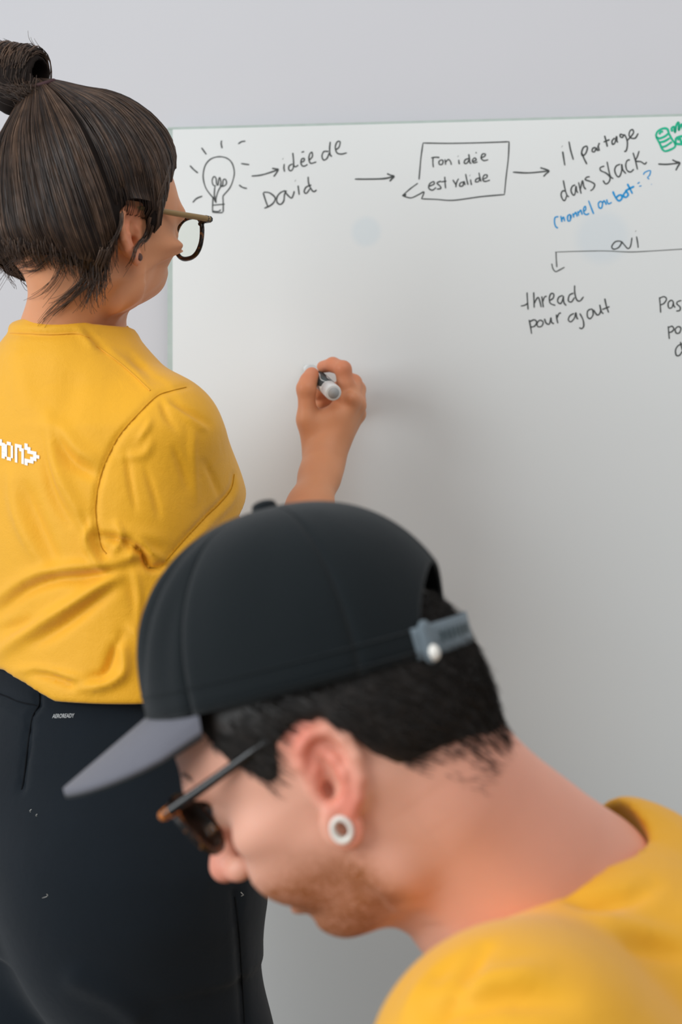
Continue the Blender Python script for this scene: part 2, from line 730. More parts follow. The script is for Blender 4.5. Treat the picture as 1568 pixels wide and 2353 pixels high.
# ground glass edges
slab('glass_edge', u_tl - 0.0065, u_tl + .0005, Z0, z_top, -0.0065, -0.0004, M['board_edge'], board)
slab('glass_edge', u_tl - 0.0065, U1, z_top - .0005, z_top + 0.0028, -0.0065, -0.0004, M['board_edge'], board)
for uu in (u_tl + 0.25, U1 - 0.25):
    for zz in (z_top - 0.2, Z0 + 0.2):
        slab('wall_mount', uu - 0.02, uu + 0.02, zz - 0.02, zz + 0.02, -0.024, -0.0062, M['grey_plastic'], board)


def stroke_mesh(strokes, tr, width, seed=0):
    """flat ink ribbons on the board; strokes in crop coordinates, tr=(ox,oy,scale)"""
    r = np.random.default_rng(seed)
    VV, FF = [], []
    for st in strokes:
        st = np.asarray(st, float)
        w = width
        if len(st) == 1:
            st = np.array([st[0] - [1.5, 1.0], st[0], st[0] + [1.5, 1.0]]) if tr[2] > 0 else st
            w = width * 1.25
        px = np.stack([tr[0] + st[:, 0] / tr[2], tr[1] + st[:, 1] / tr[2]], 1)
        c = catmull(px, 6)
        T = np.gradient(c, axis=0)
        T /= np.maximum(np.linalg.norm(T, axis=1, keepdims=True), 1e-9)
        N = np.stack([-T[:, 1], T[:, 0]], 1)
        m = len(c)
        ww = 0.5 * w * (0.86 + 0.28 * np.interp(np.arange(m), np.arange(0, m + 3, 3), r.random(len(np.arange(0, m + 3, 3)))))
        ww[0] *= 0.7; ww[-1] *= 0.55
        base = len(VV)
        for i in range(m):
            a = c[i] + N[i] * ww[i]
            b = c[i] - N[i] * ww[i]
            VV.append(on_board(a[0], a[1], 0.0003)); VV.append(on_board(b[0], b[1], 0.0003))
        for i in range(m - 1):
            FF.append([base + 2 * i, base + 2 * i + 1, base + 2 * i + 3, base + 2 * i + 2])
    return np.array(VV), FF


A = (420, 300, 3.92); B = (800, 300, 3.92); C2 = (900, 260, 2.347)
C = (1250, 270, 4.931); D = (1250, 380, 4.931); E = (1180, 520, 4.041)
WRITING = [
 ('light_bulb_drawing', A, 3.0, 'ink', [
  [(270,602),(215,530),(190,460),(185,390),(205,310),(255,255),(330,235),(400,250),(445,295),(465,370),(455,440),(425,515),(375,575),(362,592)],
  [(273,600),(270,660),(268,735)], [(362,590),(365,660),(365,735)], [(275,672),(330,667),(380,663)], [(266,735),(320,740),(362,738)],
  [(270,725),(320,728),(345,712)],
  [(300,500),(275,490),(265,450),(280,415),(300,430),(305,480),(318,490),(325,440),(335,425),(345,470),(340,495),(360,490),(365,445),(385,440),(395,470),(380,495),(345,505)],
  [(290,500),(285,570),(290,640)], [(345,500),(320,545),(300,610),(300,650)], [(262,590),(285,620),(303,652)]]),
 ('light_ray_mark', A, 3.4, 'ink', [[(350,90),(347,120),(355,160)], [(500,120),(530,100),(565,95)], [(170,155),(192,186),(213,215)], [(65,315),(100,352),(138,383)],
  [(90,648),(125,612),(178,590)], [(527,297),(560,302),(600,307)], [(508,490),(540,512),(580,522)]]),
 ('arrow_drawing', A, 3.6, 'ink', [[(620,410),(700,402),(780,380),(860,352)], [(805,340),(835,345),(860,350),(842,385),(820,415)]]),
 ('handwritten_word', A, 3.3, 'ink', [[(915,300),(912,335),(918,372)], [(903,255)],
  [(990,300),(960,318),(956,350),(975,362),(995,340),(1000,300)], [(992,200),(998,260),(1002,315),(1020,325),(1042,310)],
  [(1068,285),(1092,275),(1095,252),(1075,255),(1065,285),(1075,315),(1098,320),(1125,305)], [(1070,196),(1095,188)],
  [(1138,268),(1168,235),(1164,195),(1143,215),(1138,262),(1155,295),(1205,282)]]),
 ('handwritten_word', A, 3.3, 'ink', [[(1315,188),(1272,190),(1255,230),(1270,265),(1300,250),(1322,200)], [(1330,100),(1324,160),(1328,215),(1345,235)],
  [(1375,175),(1408,150),(1418,102),(1392,102),(1375,150),(1390,200),(1430,212),(1480,200)]]),
 ('handwritten_word', A, 3.5, 'ink', [[(725,560),(745,625),(770,692)], [(728,555),(780,560),(830,600),(825,640),(790,675),(735,700)],
  [(925,540),(880,560),(850,600),(850,645),(880,665),(910,635),(918,575),(935,540)], [(920,548),(945,580),(980,608),(998,575),(1005,545)],
  [(1040,495),(1045,540),(1050,580)], [(1015,452)],
  [(1160,490),(1112,510),(1095,550),(1115,565),(1150,520)], [(1130,415),(1136,480),(1160,530),(1182,550),(1207,535)]]),
 ('arrow_drawing', B, 3.8, 'ink', [[(62,437),(200,437),(330,432),(415,412)], [(352,388),(385,402),(415,412),(395,435),(375,458)]]),
 ('speech_bubble_drawing', B, 3.0, 'ink', [[(640,442),(648,350),(658,240),(676,112)], [(674,112),(900,115),(1100,112),(1300,106),(1452,100)], [(1452,98),(1445,250),(1425,420),(1410,578)],
  [(1413,576),(1200,595),(950,628),(800,620),(665,615)], [(630,474),(560,525),(488,588)], [(488,584),(530,600),(575,605),(640,575),(685,553),(662,618)], [(495,582),(520,576),(512,592)]]),
 ('handwritten_word', B, 3.2, 'ink', [[(750,246),(790,240),(825,243)], [(766,245),(765,290),(770,332)], [(838,263),(820,280),(825,305),(850,302),(856,272),(838,262)],
  [(874,258),(878,285),(880,308)], [(880,285),(905,260),(925,282),(932,310)]]),
 ('handwritten_word', B, 3.2, 'ink', [[(998,263),(1000,285),(1004,304)], [(992,232)], [(1092,250),(1057,263),(1048,293),(1072,293),(1095,258)], [(1088,212),(1094,250),(1098,288),(1112,296)],
  [(1125,278),(1155,266),(1143,246),(1122,265),(1132,291),(1168,282)], [(1150,201),(1160,197)], [(1195,247),(1230,232),(1238,212),(1212,212),(1200,248),(1225,270),(1265,262)]]),
 ('handwritten_word', B, 3.2, 'ink', [[(733,502),(775,482),(772,460),(738,478),(728,518),(760,537),(795,512)], [(838,455),(802,472),(828,498),(836,522),(800,527)],
  [(872,415),(875,470),(880,522)], [(838,462),(888,455)]]),
 ('handwritten_word', B, 3.2, 'ink', [[(945,443),(958,465),(972,488)], [(997,432),(978,470),(972,512)], [(1042,462),(1012,473),(1008,500),(1035,497),(1046,460),(1056,492)],
  [(1060,390),(1070,440),(1082,490)], [(1104,440),(1108,465),(1114,492)], [(1098,404)], [(1187,425),(1155,438),(1150,462),(1178,457),(1191,425)], [(1180,378),(1190,430),(1200,460)],
  [(1213,440),(1250,422),(1252,400),(1227,403),(1214,440),(1235,458),(1280,446)]]),
 ('arrow_drawing', C2, 3.7, 'ink', [[(655,318),(740,322),(848,312)], [(803,294),(828,302),(850,312),(835,326),(820,342)]]),
 ('handwritten_word', C, 3.6, 'ink', [[(215,385),(225,450),(240,545)], [(208,328)], [(286,270),(305,370),(337,480)]]),
 ('handwritten_word', C, 3.6, 'ink', [[(490,322),(450,340),(430,395),(440,432),(475,408),(495,350),(490,322)], [(432,400),(455,460),(490,530)],
  [(588,338),(556,350),(550,382),(575,388),(598,345),(607,368),(620,375)], [(613,320),(622,345),(632,378)], [(618,335),(624,305),(634,288)],
  [(690,205),(705,260),(722,332)], [(678,278),(712,264),(748,250)], [(805,232),(776,262),(780,302),(808,285),(826,212),(830,265),(842,284)],
  [(912,202),(872,190),(868,215),(892,226),(915,195),(945,258),(948,320),(935,375),(912,386)],
  [(945,262),(985,220),(1018,172),(1008,138),(978,152),(968,200),(990,232),(1038,232),(1072,178)]]),
 ('handwritten_word', D, 3.3, 'ink', [[(222,168),(240,260),(262,335),(287,357)], [(250,292),(215,290),(197,330),(213,382),(240,397),(262,340)],
  [(358,220),(322,240),(310,290),(335,337),(356,318),(366,235),(374,285),(388,312)], [(395,190),(410,260),(425,322)], [(412,290),(425,230),(440,172),(455,240),(478,272)],
  [(522,128),(487,135),(473,162),(530,183),(577,215),(560,265),(528,288)]]),
 ('handwritten_word', C, 3.4, 'ink', [[(687,550),(642,568),(648,602),(710,632),(752,680),(738,732),(702,752),(672,712)], [(718,500),(735,585),(755,665),(790,694)],
  [(868,528),(822,550),(805,600),(828,660),(860,667),(884,600),(885,530),(895,590),(933,637)], [(978,478),(945,490),(930,540),(945,598),(985,617),(1022,585)],
  [(1013,398),(1040,490),(1064,592)], [(1082,378),(1062,440),(1042,492),(1100,500),(1145,527),(1168,503)]]),
 ('handwritten_word', D, 3.4, 'ink_blue', [[(167,580),(130,590),(122,640),(135,690),(162,712)], [(193,572),(200,605),(207,642)], [(205,615),(225,585),(238,635)],
  [(302,553),(272,575),(275,627),(300,622),(306,560),(312,602)], [(330,543),(342,592)], [(342,562),(363,533),(380,582)], [(385,518),(397,572)], [(397,538),(420,508),(437,560)],
  [(452,520),(476,502),(472,463),(452,490),(460,545),(490,557),(515,543)], [(508,398),(535,470),(567,552)]]),
 ('handwritten_word', D, 3.4, 'ink_blue', [[(647,403),(620,430),(628,477),(655,482),(667,430),(647,403)], [(664,425),(685,402),(698,420),(712,447)], [(714,384),(720,415),(738,435),(772,418)]]),
 ('handwritten_word', D, 4.4, 'ink_blue', [[(783,293),(805,345),(833,388),(860,400),(888,370),(880,338),(850,340),(820,368)], [(918,308),(903,343),(930,362),(957,335),(940,300),(915,310)],
  [(948,208),(970,250),(1007,322)], [(922,292),(975,262),(1027,237)]]),
 ('question_mark', D, 2.8, 'ink_blue', [[(1062,206),(1090,190)], [(1082,237),(1110,230)], [(1130,106),(1145,80),(1190,60),(1212,65),(1200,110),(1178,138),(1197,157)], [(1222,215)]]),
 ('arrow_drawing', C, 3.7, 'ink', [[(1298,527),(1400,530),(1540,515)], [(1458,478),(1500,500),(1543,514),(1520,556),(1498,599)]]),
 ('database_drawing', C, 5.0, 'ink_green', [[(1270,212),(1290,160),(1350,125),(1400,130),(1420,180),(1450,240),(1490,300),(1478,342),(1390,380),(1350,365),(1318,300),(1270,212)],
  [(1272,215),(1310,236),(1370,215),(1415,180)], [(1312,282),(1370,268),(1430,232)], [(1342,335),(1385,322),(1455,275)], [(1308,190),(1328,164),(1355,158)]]),
 ('handwritten_word', C, 5.4, 'ink_green', [[(1458,160),(1450,122),(1478,108),(1490,178)], [(1490,170),(1502,92),(1530,56),(1530,152)], [(1530,150),(1548,100),(1570,78),(1582,135),(1600,90)],
  [(1500,228),(1500,292),(1560,302),(1600,296)], [(1518,255),(1545,238),(1562,280),(1600,262)], [(1502,232),(1545,216),(1598,208)]]),
 ('handwritten_word', E, 3.1, 'ink', [[(985,135),(945,145),(915,188),(935,212),(980,195),(1006,150),(985,135)], [(1005,140),(1030,170),(1065,206),(1090,182),(1103,103)],
  [(1145,93),(1155,150),(1161,200)], [(1138,45)]]),
 ('bracket_line', E, 2.2, 'ink_grey', [[(388,239),(600,232),(850,228),(1080,238),(1300,228),(1650,206)]]),
 ('arrow_drawing', E, 3.2, 'ink_grey', [[(397,238),(400,310),(405,380)], [(357,346),(370,395),(395,420),(430,405),(477,379)]]),
 ('handwritten_word', E, 3.3, 'ink', [[(128,613),(132,690),(138,774)], [(70,740),(105,733),(140,712)], [(190,612),(192,680),(195,757)], [(196,715),(210,685),(232,660),(248,700),(260,752)],
  [(265,650),(272,700),(280,753)], [(274,700),(290,658),(312,648)], [(333,692),(370,667),(376,630),(350,626),(335,668),(345,715),(392,735)],
  [(460,640),(422,660),(413,700),(440,717),(460,680),(466,648),(470,705),(492,737)], [(560,620),(522,640),(512,690),(540,702),(570,660)], [(570,548),(572,620),(590,682),(620,693),(654,653)]]),
 ('handwritten_word', E, 3.3, 'ink', [[(148,868),(160,930),(171,1000)], [(153,885),(195,868),(217,890),(200,925),(162,937)], [(248,868),(222,898),(230,932),(265,926),(277,888),(248,868)],
  [(290,858),(305,898),(335,907),(350,848),(355,888),(378,907)], [(400,818),(405,860),(415,902)], [(405,852),(425,810),(444,806)]]),
 ('handwritten_word', E, 3.4, 'ink', [[(565,808),(527,830),(512,868),(535,887),(568,852),(581,803),(590,848),(603,862)], [(618,808),(648,868),(655,925),(635,950),(613,940)],
  [(717,768),(690,790),(690,840),(715,857),(742,820),(736,775),(717,768)], [(745,775),(758,795),(778,822),(800,815),(812,780),(803,728),(818,790),(838,812)], [(850,670),(865,740),(887,803)], [(826,772),(860,760),(895,745)]]),
 ('handwritten_word', E, 3.2, 'ink', [[(1358,658),(1365,730),(1370,803)], [(1360,667),(1400,653),(1424,675),(1400,715),(1363,732)], [(1468,683),(1440,710),(1445,757),(1475,752),(1487,705),(1468,683)], [(1486,700),(1492,735),(1505,755)],
  [(1562,688),(1527,700),(1520,720),(1550,750),(1547,780),(1513,787)]]),
 ('handwritten_word', E, 3.2, 'ink', [[(1440,928),(1445,990),(1450,1047)], [(1442,940),(1475,928),(1492,955),(1470,980),(1443,987)], [(1532,928),(1505,955),(1515,992),(1545,987),(1557,945),(1532,928)]]),
 ('handwritten_word', E, 3.2, 'ink', [[(1572,1090),(1530,1110),(1508,1150),(1515,1197),(1545,1197),(1570,1160)], [(1553,1073),(1566,1130),(1585,1190)]]),
]
for i, (nm, tr, w, mk, st) in enumerate(WRITING):
    if nm == 'light_ray_mark':
        for j, s1 in enumerate(st):
            V, F = stroke_mesh([s1], tr, w, 31 * i + j)
            mesh_obj(nm, V, F, M[mk], board, smooth=False)
        continue
    V, F = stroke_mesh(st, tr, w, i)
    mesh_obj(nm, V, F, M[mk], board, smooth=False)

# ------------------------------------------------------------------ heads (local: x forward, y left, z up, origin between the ear canals)
def frame(yaw, pitch, roll, fwd_sign):
    """columns F, L, U.  fwd_sign -1: faces image-left, +1: faces image-right; yaw turns the face away from the camera; pitch bends it down"""
    F0 = np.array([fwd_sign * math.cos(yaw), math.sin(yaw), 0.0])
    U0 = np.array([0, 0, 1.0])
    L0 = np.cross(U0, F0)
    F1 = F0 * math.cos(pitch) - U0 * math.sin(pitch)
    U1 = U0 * math.cos(pitch) + F0 * math.sin(pitch)
    L2 = L0 * math.cos(roll) + U1 * math.sin(roll)
    U2 = U1 * math.cos(roll) - L0 * math.sin(roll)
    return np.stack([F1, L2, U2], 1)


class Pose:
    def __init__(s, R, anchor_local, anchor_world, scale=1.0):
        s.R, s.s = R, scale
        s.o = np.asarray(anchor_world) - scale * R @ np.asarray(anchor_local)

    def w(s, v):
        return np.asarray(v) @ (s.s * s.R).T + s.o

    def l(s, v):
        return (np.asarray(v) - s.o) @ s.R / s.s


def ear_frame(side, k=1.0, tilt=15, flare=24, pos=(-0.006, 0.0695, 0.002)):
    t, fl = math.radians(tilt), math.radians(flare)
    ez = np.array([-math.sin(t), 0, math.cos(t)])
    ex = np.array([math.cos(t), 0, math.sin(t)])
    n = np.array([0, side, 0.0])
    ex2 = ex * math.cos(fl) - n * math.sin(fl)
    n2 = n * math.cos(fl) + ex * math.sin(fl)
    o = np.array([pos[0], side * pos[1], pos[2]])
    return lambda a, b, c=0.0: o + k * (ex2 * a + ez * b + n2 * c), np.stack([ex2, ez, n2], 1), k


def build_ear(f, ef, plug=False):
    g, R, k = ef
    # base plate joining the ear to the skull
    f.ell(g(-.006, .005, .001), np.array([.0165, .027, .0045]) * k, 0.006, 'u', R)
    f.cap(g(.004, .004, -.012), g(-.004, .004, .001), .016 * k, .013 * k, 0.006)
    # bowl
    f.ell(g(.0005, -.003, .010), np.array([.0095, .0125, .0095]) * k, 0.003, 's', R)
    f.ell(g(-.004, .012, .0085), np.array([.0085, .011, .006]) * k, 0.003, 's', R)
    hel = [(.004, -.001, .001), (.010, .006, .004), (.0135, .015, .005), (.011, .025, .006), (.003, .0315, .007), (-.008, .0315, .008),
           (-.0165, .024, .009), (-.0195, .012, .0095), (-.0185, -.001, .009), (-.014, -.012, .0075), (-.008, -.019, .006)]
    hr = [.0028, .0034, .0040, .0043, .0045, .0045, .0045, .0043, .004, .004, .0045]
    f.chain([g(*p) for p in hel], [r * k for r in hr], 0.0022)
    anti = [(-.001, .021, .004), (-.007, .013, .0055), (-.0105, .004, .0065), (-.010, -.006, .0065), (-.005, -.013, .005), (.002, -.0145, .004)]
    f.chain([g(*p) for p in anti], [r * k for r in (.003, .0035, .0038, .0038, .0038, .0034)], 0.0028)
    f.cap(g(.0105, -.001, .0015), g(.0095, -.009, .0015), .0042 * k, .004 * k, 0.004)
    f.ell(g(.003, -.004, .0), np.array([.004, .006, .008]) * k, 0.002, 's', R)
    if plug:
        th = np.linspace(0, 2 * np.pi, 15)
        c = (.0005, -.0275)
        ring = [g(c[0] + .0088 * math.cos(a), c[1] + .0108 * math.sin(a), .004) for a in th]
        f.chain(ring, [.0036 * k] * 15, 0.002)
        f.cap(g(.0055, -.016, .002), g(.008, -.022, .002), .005 * k, .004 * k, 0.005)
    else:
        f.ell(g(-.0005, -.0225, .004), np.array([.0085, .0095, .0038]) * k, 0.004, 'u', R)


def build_head(h, male=True, ns=0.0, pad=0.03, zlow=-0.19, xback=-0.22):
    f = Field((xback, -0.105, zlow), (0.14, 0.105, 0.155), h)
    k = 1.0
    f.ell((-.003, 0, .045), (.097, .0755, .086), 0)
    f.ell((-.035, 0, .02), (.066, .070, .062), 0.02)
    w = 1.0 if male else 0.95
    ch = .0 if male else -.004
    f.loft([(.075, .02, 0, .066, .05, .060), (.05, .02, 0, .073, .05, .066), (.034, .02, 0, .075, .05, .067 * w),
            (.016, .02, 0, .064, .05, .068 * w), (-.008, .02, 0, .066, .045, .068 * w), (-.03, .02, 0, .068, .035, .064 * w),
            (-.052, .02, 0, .069, .028, .058 * w), (-.072, .022, 0, .066, .02, .051 * w), (-.088, .026, 0, .057, .015, .042 * w),
            (-.101 - ch, .034, 0, .040, .012, .028 * w)], 0.018, 'u', 2.25)
    # chin, jaw corners
    f.ell((.074, 0, -.091), (.017, .019 * w, .017), 0.014)
    for s in (1, -1):
        f.ell((.014, s * .047 * w, -.055), (.016, .010, .02), 0.02)
        f.ell((.058, s * .050 * w, -.010), (.022, .013, .013), 0.016)      # cheek bones
        f.ell((.083, s * .026, .036), (.012, .022, .008), 0.014)          # brow
        f.ell((.097, s * .031, .015), (.015, .017, .012), 0.010, 's')     # eye socket
        f.ell((.0745, s * .031, .013), (.0125, .0135, .0115), 0.005)      # lids over the eye
        f.ell((.0875, s * .031, .0125), (.0035, .013, .0012), 0.001, 's')
        f.ell((.070, s * .030, -.040), (.020, .018, .022), 0.02)          # cheek
    # nose
    f.chain([(.083, 0, .024), (.094 - ns * .4, 0, .010), (.105 - ns * .8, 0, -.004), (.112 - ns, 0, -.014)], [.0085, .0075, .0085, .010], 0.009)
    f.ell((.1135 - ns, 0, -.0175), (.0112, .0115, .0098), 0.006)
    for s in (1, -1):
        f.ell((.101 - ns * .6, s * .0125, -.023), (.011, .0075, .0082), 0.006)
        f.ell((.1055 - ns * .6, s * .007, -.0305), (.0068, .0036, .0052), 0.002, 's')
    # mouth
    f.ell((.086, 0, -.046), (.010, .016, .012), 0.012)
    f.ell((.0885, 0, -.0585), (.0095, .021, .0058), 0.006)
    f.ell((.0875, 0, -.0690), (.0092, .019, .0062), 0.006)
    f.ell((.099, 0, -.0637), (.014, .024, .0013), 0.002, 's')
    f.ell((.092, 0, -.0795), (.009, .014, .004), 0.006, 's')
    return f

# ------------------------------------------------------------------ seated man in the cap
RM = frame(math.radians(13), math.radians(35.5), math.radians(0), -1)
canal = P(738, 1772, 0.842)
HM = Pose(RM, (0.0, 0.070, 0.0), canal, 0.97)
man = empty('person', (0.22, 1.02, 0.0))
tag(man, 'seated person in a black cap and mustard T-shirt, head bent down', 'person')

f = build_head(0.0019, True, zlow=-0.21, xback=-0.24)
# neck down to the shoulders (world landmarks -> head space)
nb = HM.l(P(1150, 2050, 0.93))
nb2 = HM.l(P(1290, 2200, 0.96))
f.cap((-.032, 0, -.020), nb, .054, .058, 0.03)
f.cap(nb, nb2, .058, .085, 0.03)
f.cap((-.042, 0, -.055), HM.l(P(1328, 2015, 0.965)), .038, .048, 0.05)
for s in (1, -1):      # neck cords
    f.cap((-.02, s * .052, -.02), nb + np.array([.04, s * .012, 0.0]), .012, .016, 0.02)
f.ell((.03, 0, -.088), (.035, .035, .018), 0.02)
for s in (1, -1):
    f.cap((.058, s * .012, -.092), (.012, s * .040, -.078), .014, .016, 0.02)
EAR_M = ear_frame(1, 1.02, 19, -8, (-.001, .0695, -.009))
f.cap((.012, 0, -.072), HM.l(P(1050, 2140, 0.93)), .032, .040, 0.03)
build_ear(f, EAR_M, True)
build_ear(f, ear_frame(-1, 1.0), False)
V, Q = f.mesh(2)
wz = np.clip(-.034 - V[:, 2], 0, .08) * smoothstep(-.01, .04, V[:, 0])
V[:, 0] -= 0.20 * wz
V[:, 2] += 0.10 * wz
X, Y, Z = V[:, 0], V[:, 1], V[:, 2]
beard = smoothstep(-.020, -.056, Z + 0.35 * np.clip(X - .03, 0, .1) * 0 + 0.28 * np.clip(.05 - X, 0, .1)) * smoothstep(-.005, .02, X)
beard = np.maximum(beard, smoothstep(-.035, -.046, Z) * smoothstep(.06, .075, X))
beard *= 1 - smoothstep(-.098, -.112, Z - 0.2 * np.clip(.06 - X, 0, .1))
lip = smoothstep(.008, .004, np.abs(Z + .0637)) * smoothstep(.084, .09, X) * smoothstep(.026, .018, np.abs(Y))
blush = np.clip(smoothstep(.068, .078, np.abs(Y)) * smoothstep(.03, .0, np.abs(X + .005)) * smoothstep(.036, .03, Z) * 0.75 + 0.7 * lip
                + 0.45 * smoothstep(.10, .115, X) + 0.2 * smoothstep(-.01, -.09, X) * smoothstep(0, -.06, Z), 0, 1)
beard = np.clip(beard * 1.0 * (1 - lip), 0, 1)
body = mesh_obj('body', HM.w(V), Q, M['skin_m'], man, attrs={'beard': beard, 'blush': blush})

# ------------------------------------------------------------------ cap and glasses
def xf(pose, o, ex, ez):
    ex, ez = norm(ex), norm(ez)
    ey = np.cross(ez, ex)
    Rl = np.stack([ex, ey, ez], 1)
    return lambda v: pose.w(np.asarray(v) @ Rl.T + np.asarray(o))


def grid_faces(nu, nv, flip=False):
    F = []
    for i in range(nu - 1):
        for j in range(nv - 1):
            q = [i * nv + j, (i + 1) * nv + j, (i + 1) * nv + j + 1, i * nv + j + 1]
            F.append(q[::-1] if flip else q)
    return F


def shell(outer, inner, nu, nv):
    """two matching grids joined along their borders"""
    n = nu * nv
    V = np.concatenate([outer.reshape(-1, 3), inner.reshape(-1, 3)])
    F = grid_faces(nu, nv) + [[n + i for i in q] for q in grid_faces(nu, nv, True)]
    ring = [(0, j) for j in range(nv)] + [(i, nv - 1) for i in range(1, nu)] + [(nu - 1, j) for j in range(nv - 2, -1, -1)] + [(i, 0) for i in range(nu - 2, 0, -1)]
    ids = [i * nv + j for i, j in ring]
    for a, b in zip(ids, ids[1:] + ids[:1]):
        F.append([a, b, n + b, n + a])
    return V, F


CT_ = math.radians(20.7)
cw = xf(HM, (-.006, 0, .053), (math.cos(CT_), 0, math.sin(CT_)), (-math.sin(CT_), 0, math.cos(CT_)))
CA, CB, CH = .1115, .0905, .1175
cap_root = empty('baseball_cap', cw(np.array([[0, 0, 0.0]]))[0])
tag(cap_root, 'black six-panel baseball cap with a curved visor and grey back strap', 'cap')


def cap_pt(th, ph, off=0.0):
    n = 2.28
    cr, sz = np.cos(ph) ** (2 / n), np.sin(ph) ** (2 / n)
    d = np.degrees(th)
    r = 1.0 + 0 * th
    # shallow creases of the soft front panels
    fade = np.sin(2 * np.clip(ph, 0, np.pi / 2)) ** 1.2
    for c, w_, a_ in ((34, 6, -.0075), (23, 6, .0032), (46, 8, .0034), (58, 5, -.002), (-35, 8, -.004), (80, 10, .001), (100, 9, -.0014), (135, 10, .0015)):
        dd = (d - c + 180 - 14 * (ph - .7)) % 360 - 180
        r = r + a_ / .1 * np.exp(-(dd / w_) ** 2) * fade
    ds = (d + 30) % 60 - 30
    r = r - .010 * np.exp(-(ds / 1.3) ** 2) * np.clip(np.cos(ph) * 3, 0, 1)
    r = r + .004 * np.exp(-((np.abs(ds) - 4.5) / 2.0) ** 2)
    x, y, z = (CA * r + off) * cr * np.cos(th), (CB * r + off) * cr * np.sin(th), (CH + off) * sz
    # stitched sweat-band line just above the rim
    return np.stack([x, y, z], -1)


def rim_phi(th):
    d = np.abs((np.degrees(th) % 360) - 180)
    zz = np.where(d < 36, .056 * np.sqrt(np.maximum(1 - (d / 36) ** 2, 0)), 0.0)
    return np.arcsin(np.clip(zz / CH, 0, 1) ** (2.28 / 2))


NU, NV = 25, 30
for i in range(6):
    th = np.radians(np.linspace(60 * i, 60 * i + 60, NU))
    ph0 = rim_phi(th)
    t = np.linspace(0, 1, NV)
    TH = np.repeat(th[:, None], NV, 1)
    PH = ph0[:, None] + (math.radians(89.2) - ph0[:, None]) * t[None, :]
    V, F = shell(cap_pt(TH, PH), cap_pt(TH, PH, -.0028), NU, NV)
    mesh_obj('crown_panel', cw(V), F, M['cap'], cap_root)
# stitched band along the rim
th = np.radians(np.linspace(-143, 143, 121))
for hgt in (.004, .017):
    pts = cap_pt(th, np.full_like(th, math.asin((hgt / CH) ** (2.28 / 2))), .0002)
    V, Q, _ = tubes([cw(pts)], .0006, .0006, 4)
    mesh_obj('stitching', V, Q, M['cap'], cap_root)
# button
V, F = lathe([(.0085, -.002), (.0088, .001), (.0075, .0042), (.004, .0056), (.0006, .006)], (0, 0, CH), (0, 0, 1), 20)
mesh_obj('button', cw(V), F, M['cap'], cap_root)
# visor
nu, nv = 41, 16
th = np.radians(np.linspace(-62, 62, nu))
u = np.linspace(-1, 1, nu)
s_ = np.linspace(0, 1, nv)
base = np.stack([CA * np.cos(th), CB * np.sin(th)], 1)
ext = .076 * np.sqrt(np.maximum(1 - np.abs(u) ** 2.6, 0)) + .001
S = s_[None, :] * ext[:, None]
vx = base[:, :1] * .985 + S * (0.93 + 0 * u[:, None])
vy = base[:, 1:] * (1 - 0.0 * S / .076) * (.985) + S * np.sin(th)[:, None] * .10
vz = .004 - .033 * (S / .076) - .013 * np.abs(u[:, None]) ** 2.2 * (0.35 + 0.65 * S / np.maximum(ext[:, None], 1e-4))
top = np.stack([vx, vy, vz], -1)
bot = top.copy(); bot[..., 2] -= .0042
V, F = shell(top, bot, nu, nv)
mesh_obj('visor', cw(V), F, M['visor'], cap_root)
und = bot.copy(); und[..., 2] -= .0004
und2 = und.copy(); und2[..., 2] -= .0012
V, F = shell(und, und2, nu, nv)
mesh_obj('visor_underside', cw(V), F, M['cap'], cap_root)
# back strap with its metal slider
th = np.radians(np.linspace(141, 219, 30))
zz = np.linspace(-.001, .0185, 5)
outer = np.stack([np.stack([(CA + .0015) * np.cos(th), (CB + .0015) * np.sin(th), np.full_like(th, z)], 1) for z in zz], 1)
inner = outer.copy(); inner[..., :2] *= .975
V, F = shell(outer, inner, 30, 5)
mesh_obj('back_strap', cw(V), F, M['cap_strap'], cap_root)
marks_V, marks_F = [], []
for q in range(8):                       # faint woven lettering on the strap
    a0 = math.radians(153 + q * 3.2)
    b0 = len(marks_V)
    for a_, z_ in ((a0, .006), (a0 + .028, .006), (a0 + .028, .0125), (a0, .0125)):
        marks_V.append(((CA + .0021) * math.cos(a_), (CB + .0021) * math.sin(a_), z_))
    marks_F.append([b0, b0 + 1, b0 + 2, b0 + 3])
mesh_obj('strap_lettering', cw(np.array(marks_V)), marks_F, M['dark_print'], cap_root, smooth=False)
fb = Field((-.125, .03, -.015), (-.06, .085, .03), .0011)
a1 = math.radians(146)
cpt = np.array([(CA + .002) * math.cos(a1), (CB + .002) * math.sin(a1), 0])
tdir = norm([-CA * math.sin(a1), CB * math.cos(a1), 0])
fb.cap(cpt + [0, 0, .0], cpt + [0, 0, .017], .0058, .0052, 0, 'u', (norm([math.cos(a1), math.sin(a1), 0]), 1.9))
V, Q = fb.mesh(1)
mesh_obj('strap_slider', cw(V), Q, M['cap_strap'], cap_root)
fb = Field((-.125, .03, -.02), (-.06, .085, .03), .0011)
fb.ell(cpt * 1.02 + np.array([0, 0, .001]), (.0042, .0042, .0055))
V, Q = fb.mesh(1)
mesh_obj('strap_eyelet', cw(V), Q, M['plug'], cap_root)


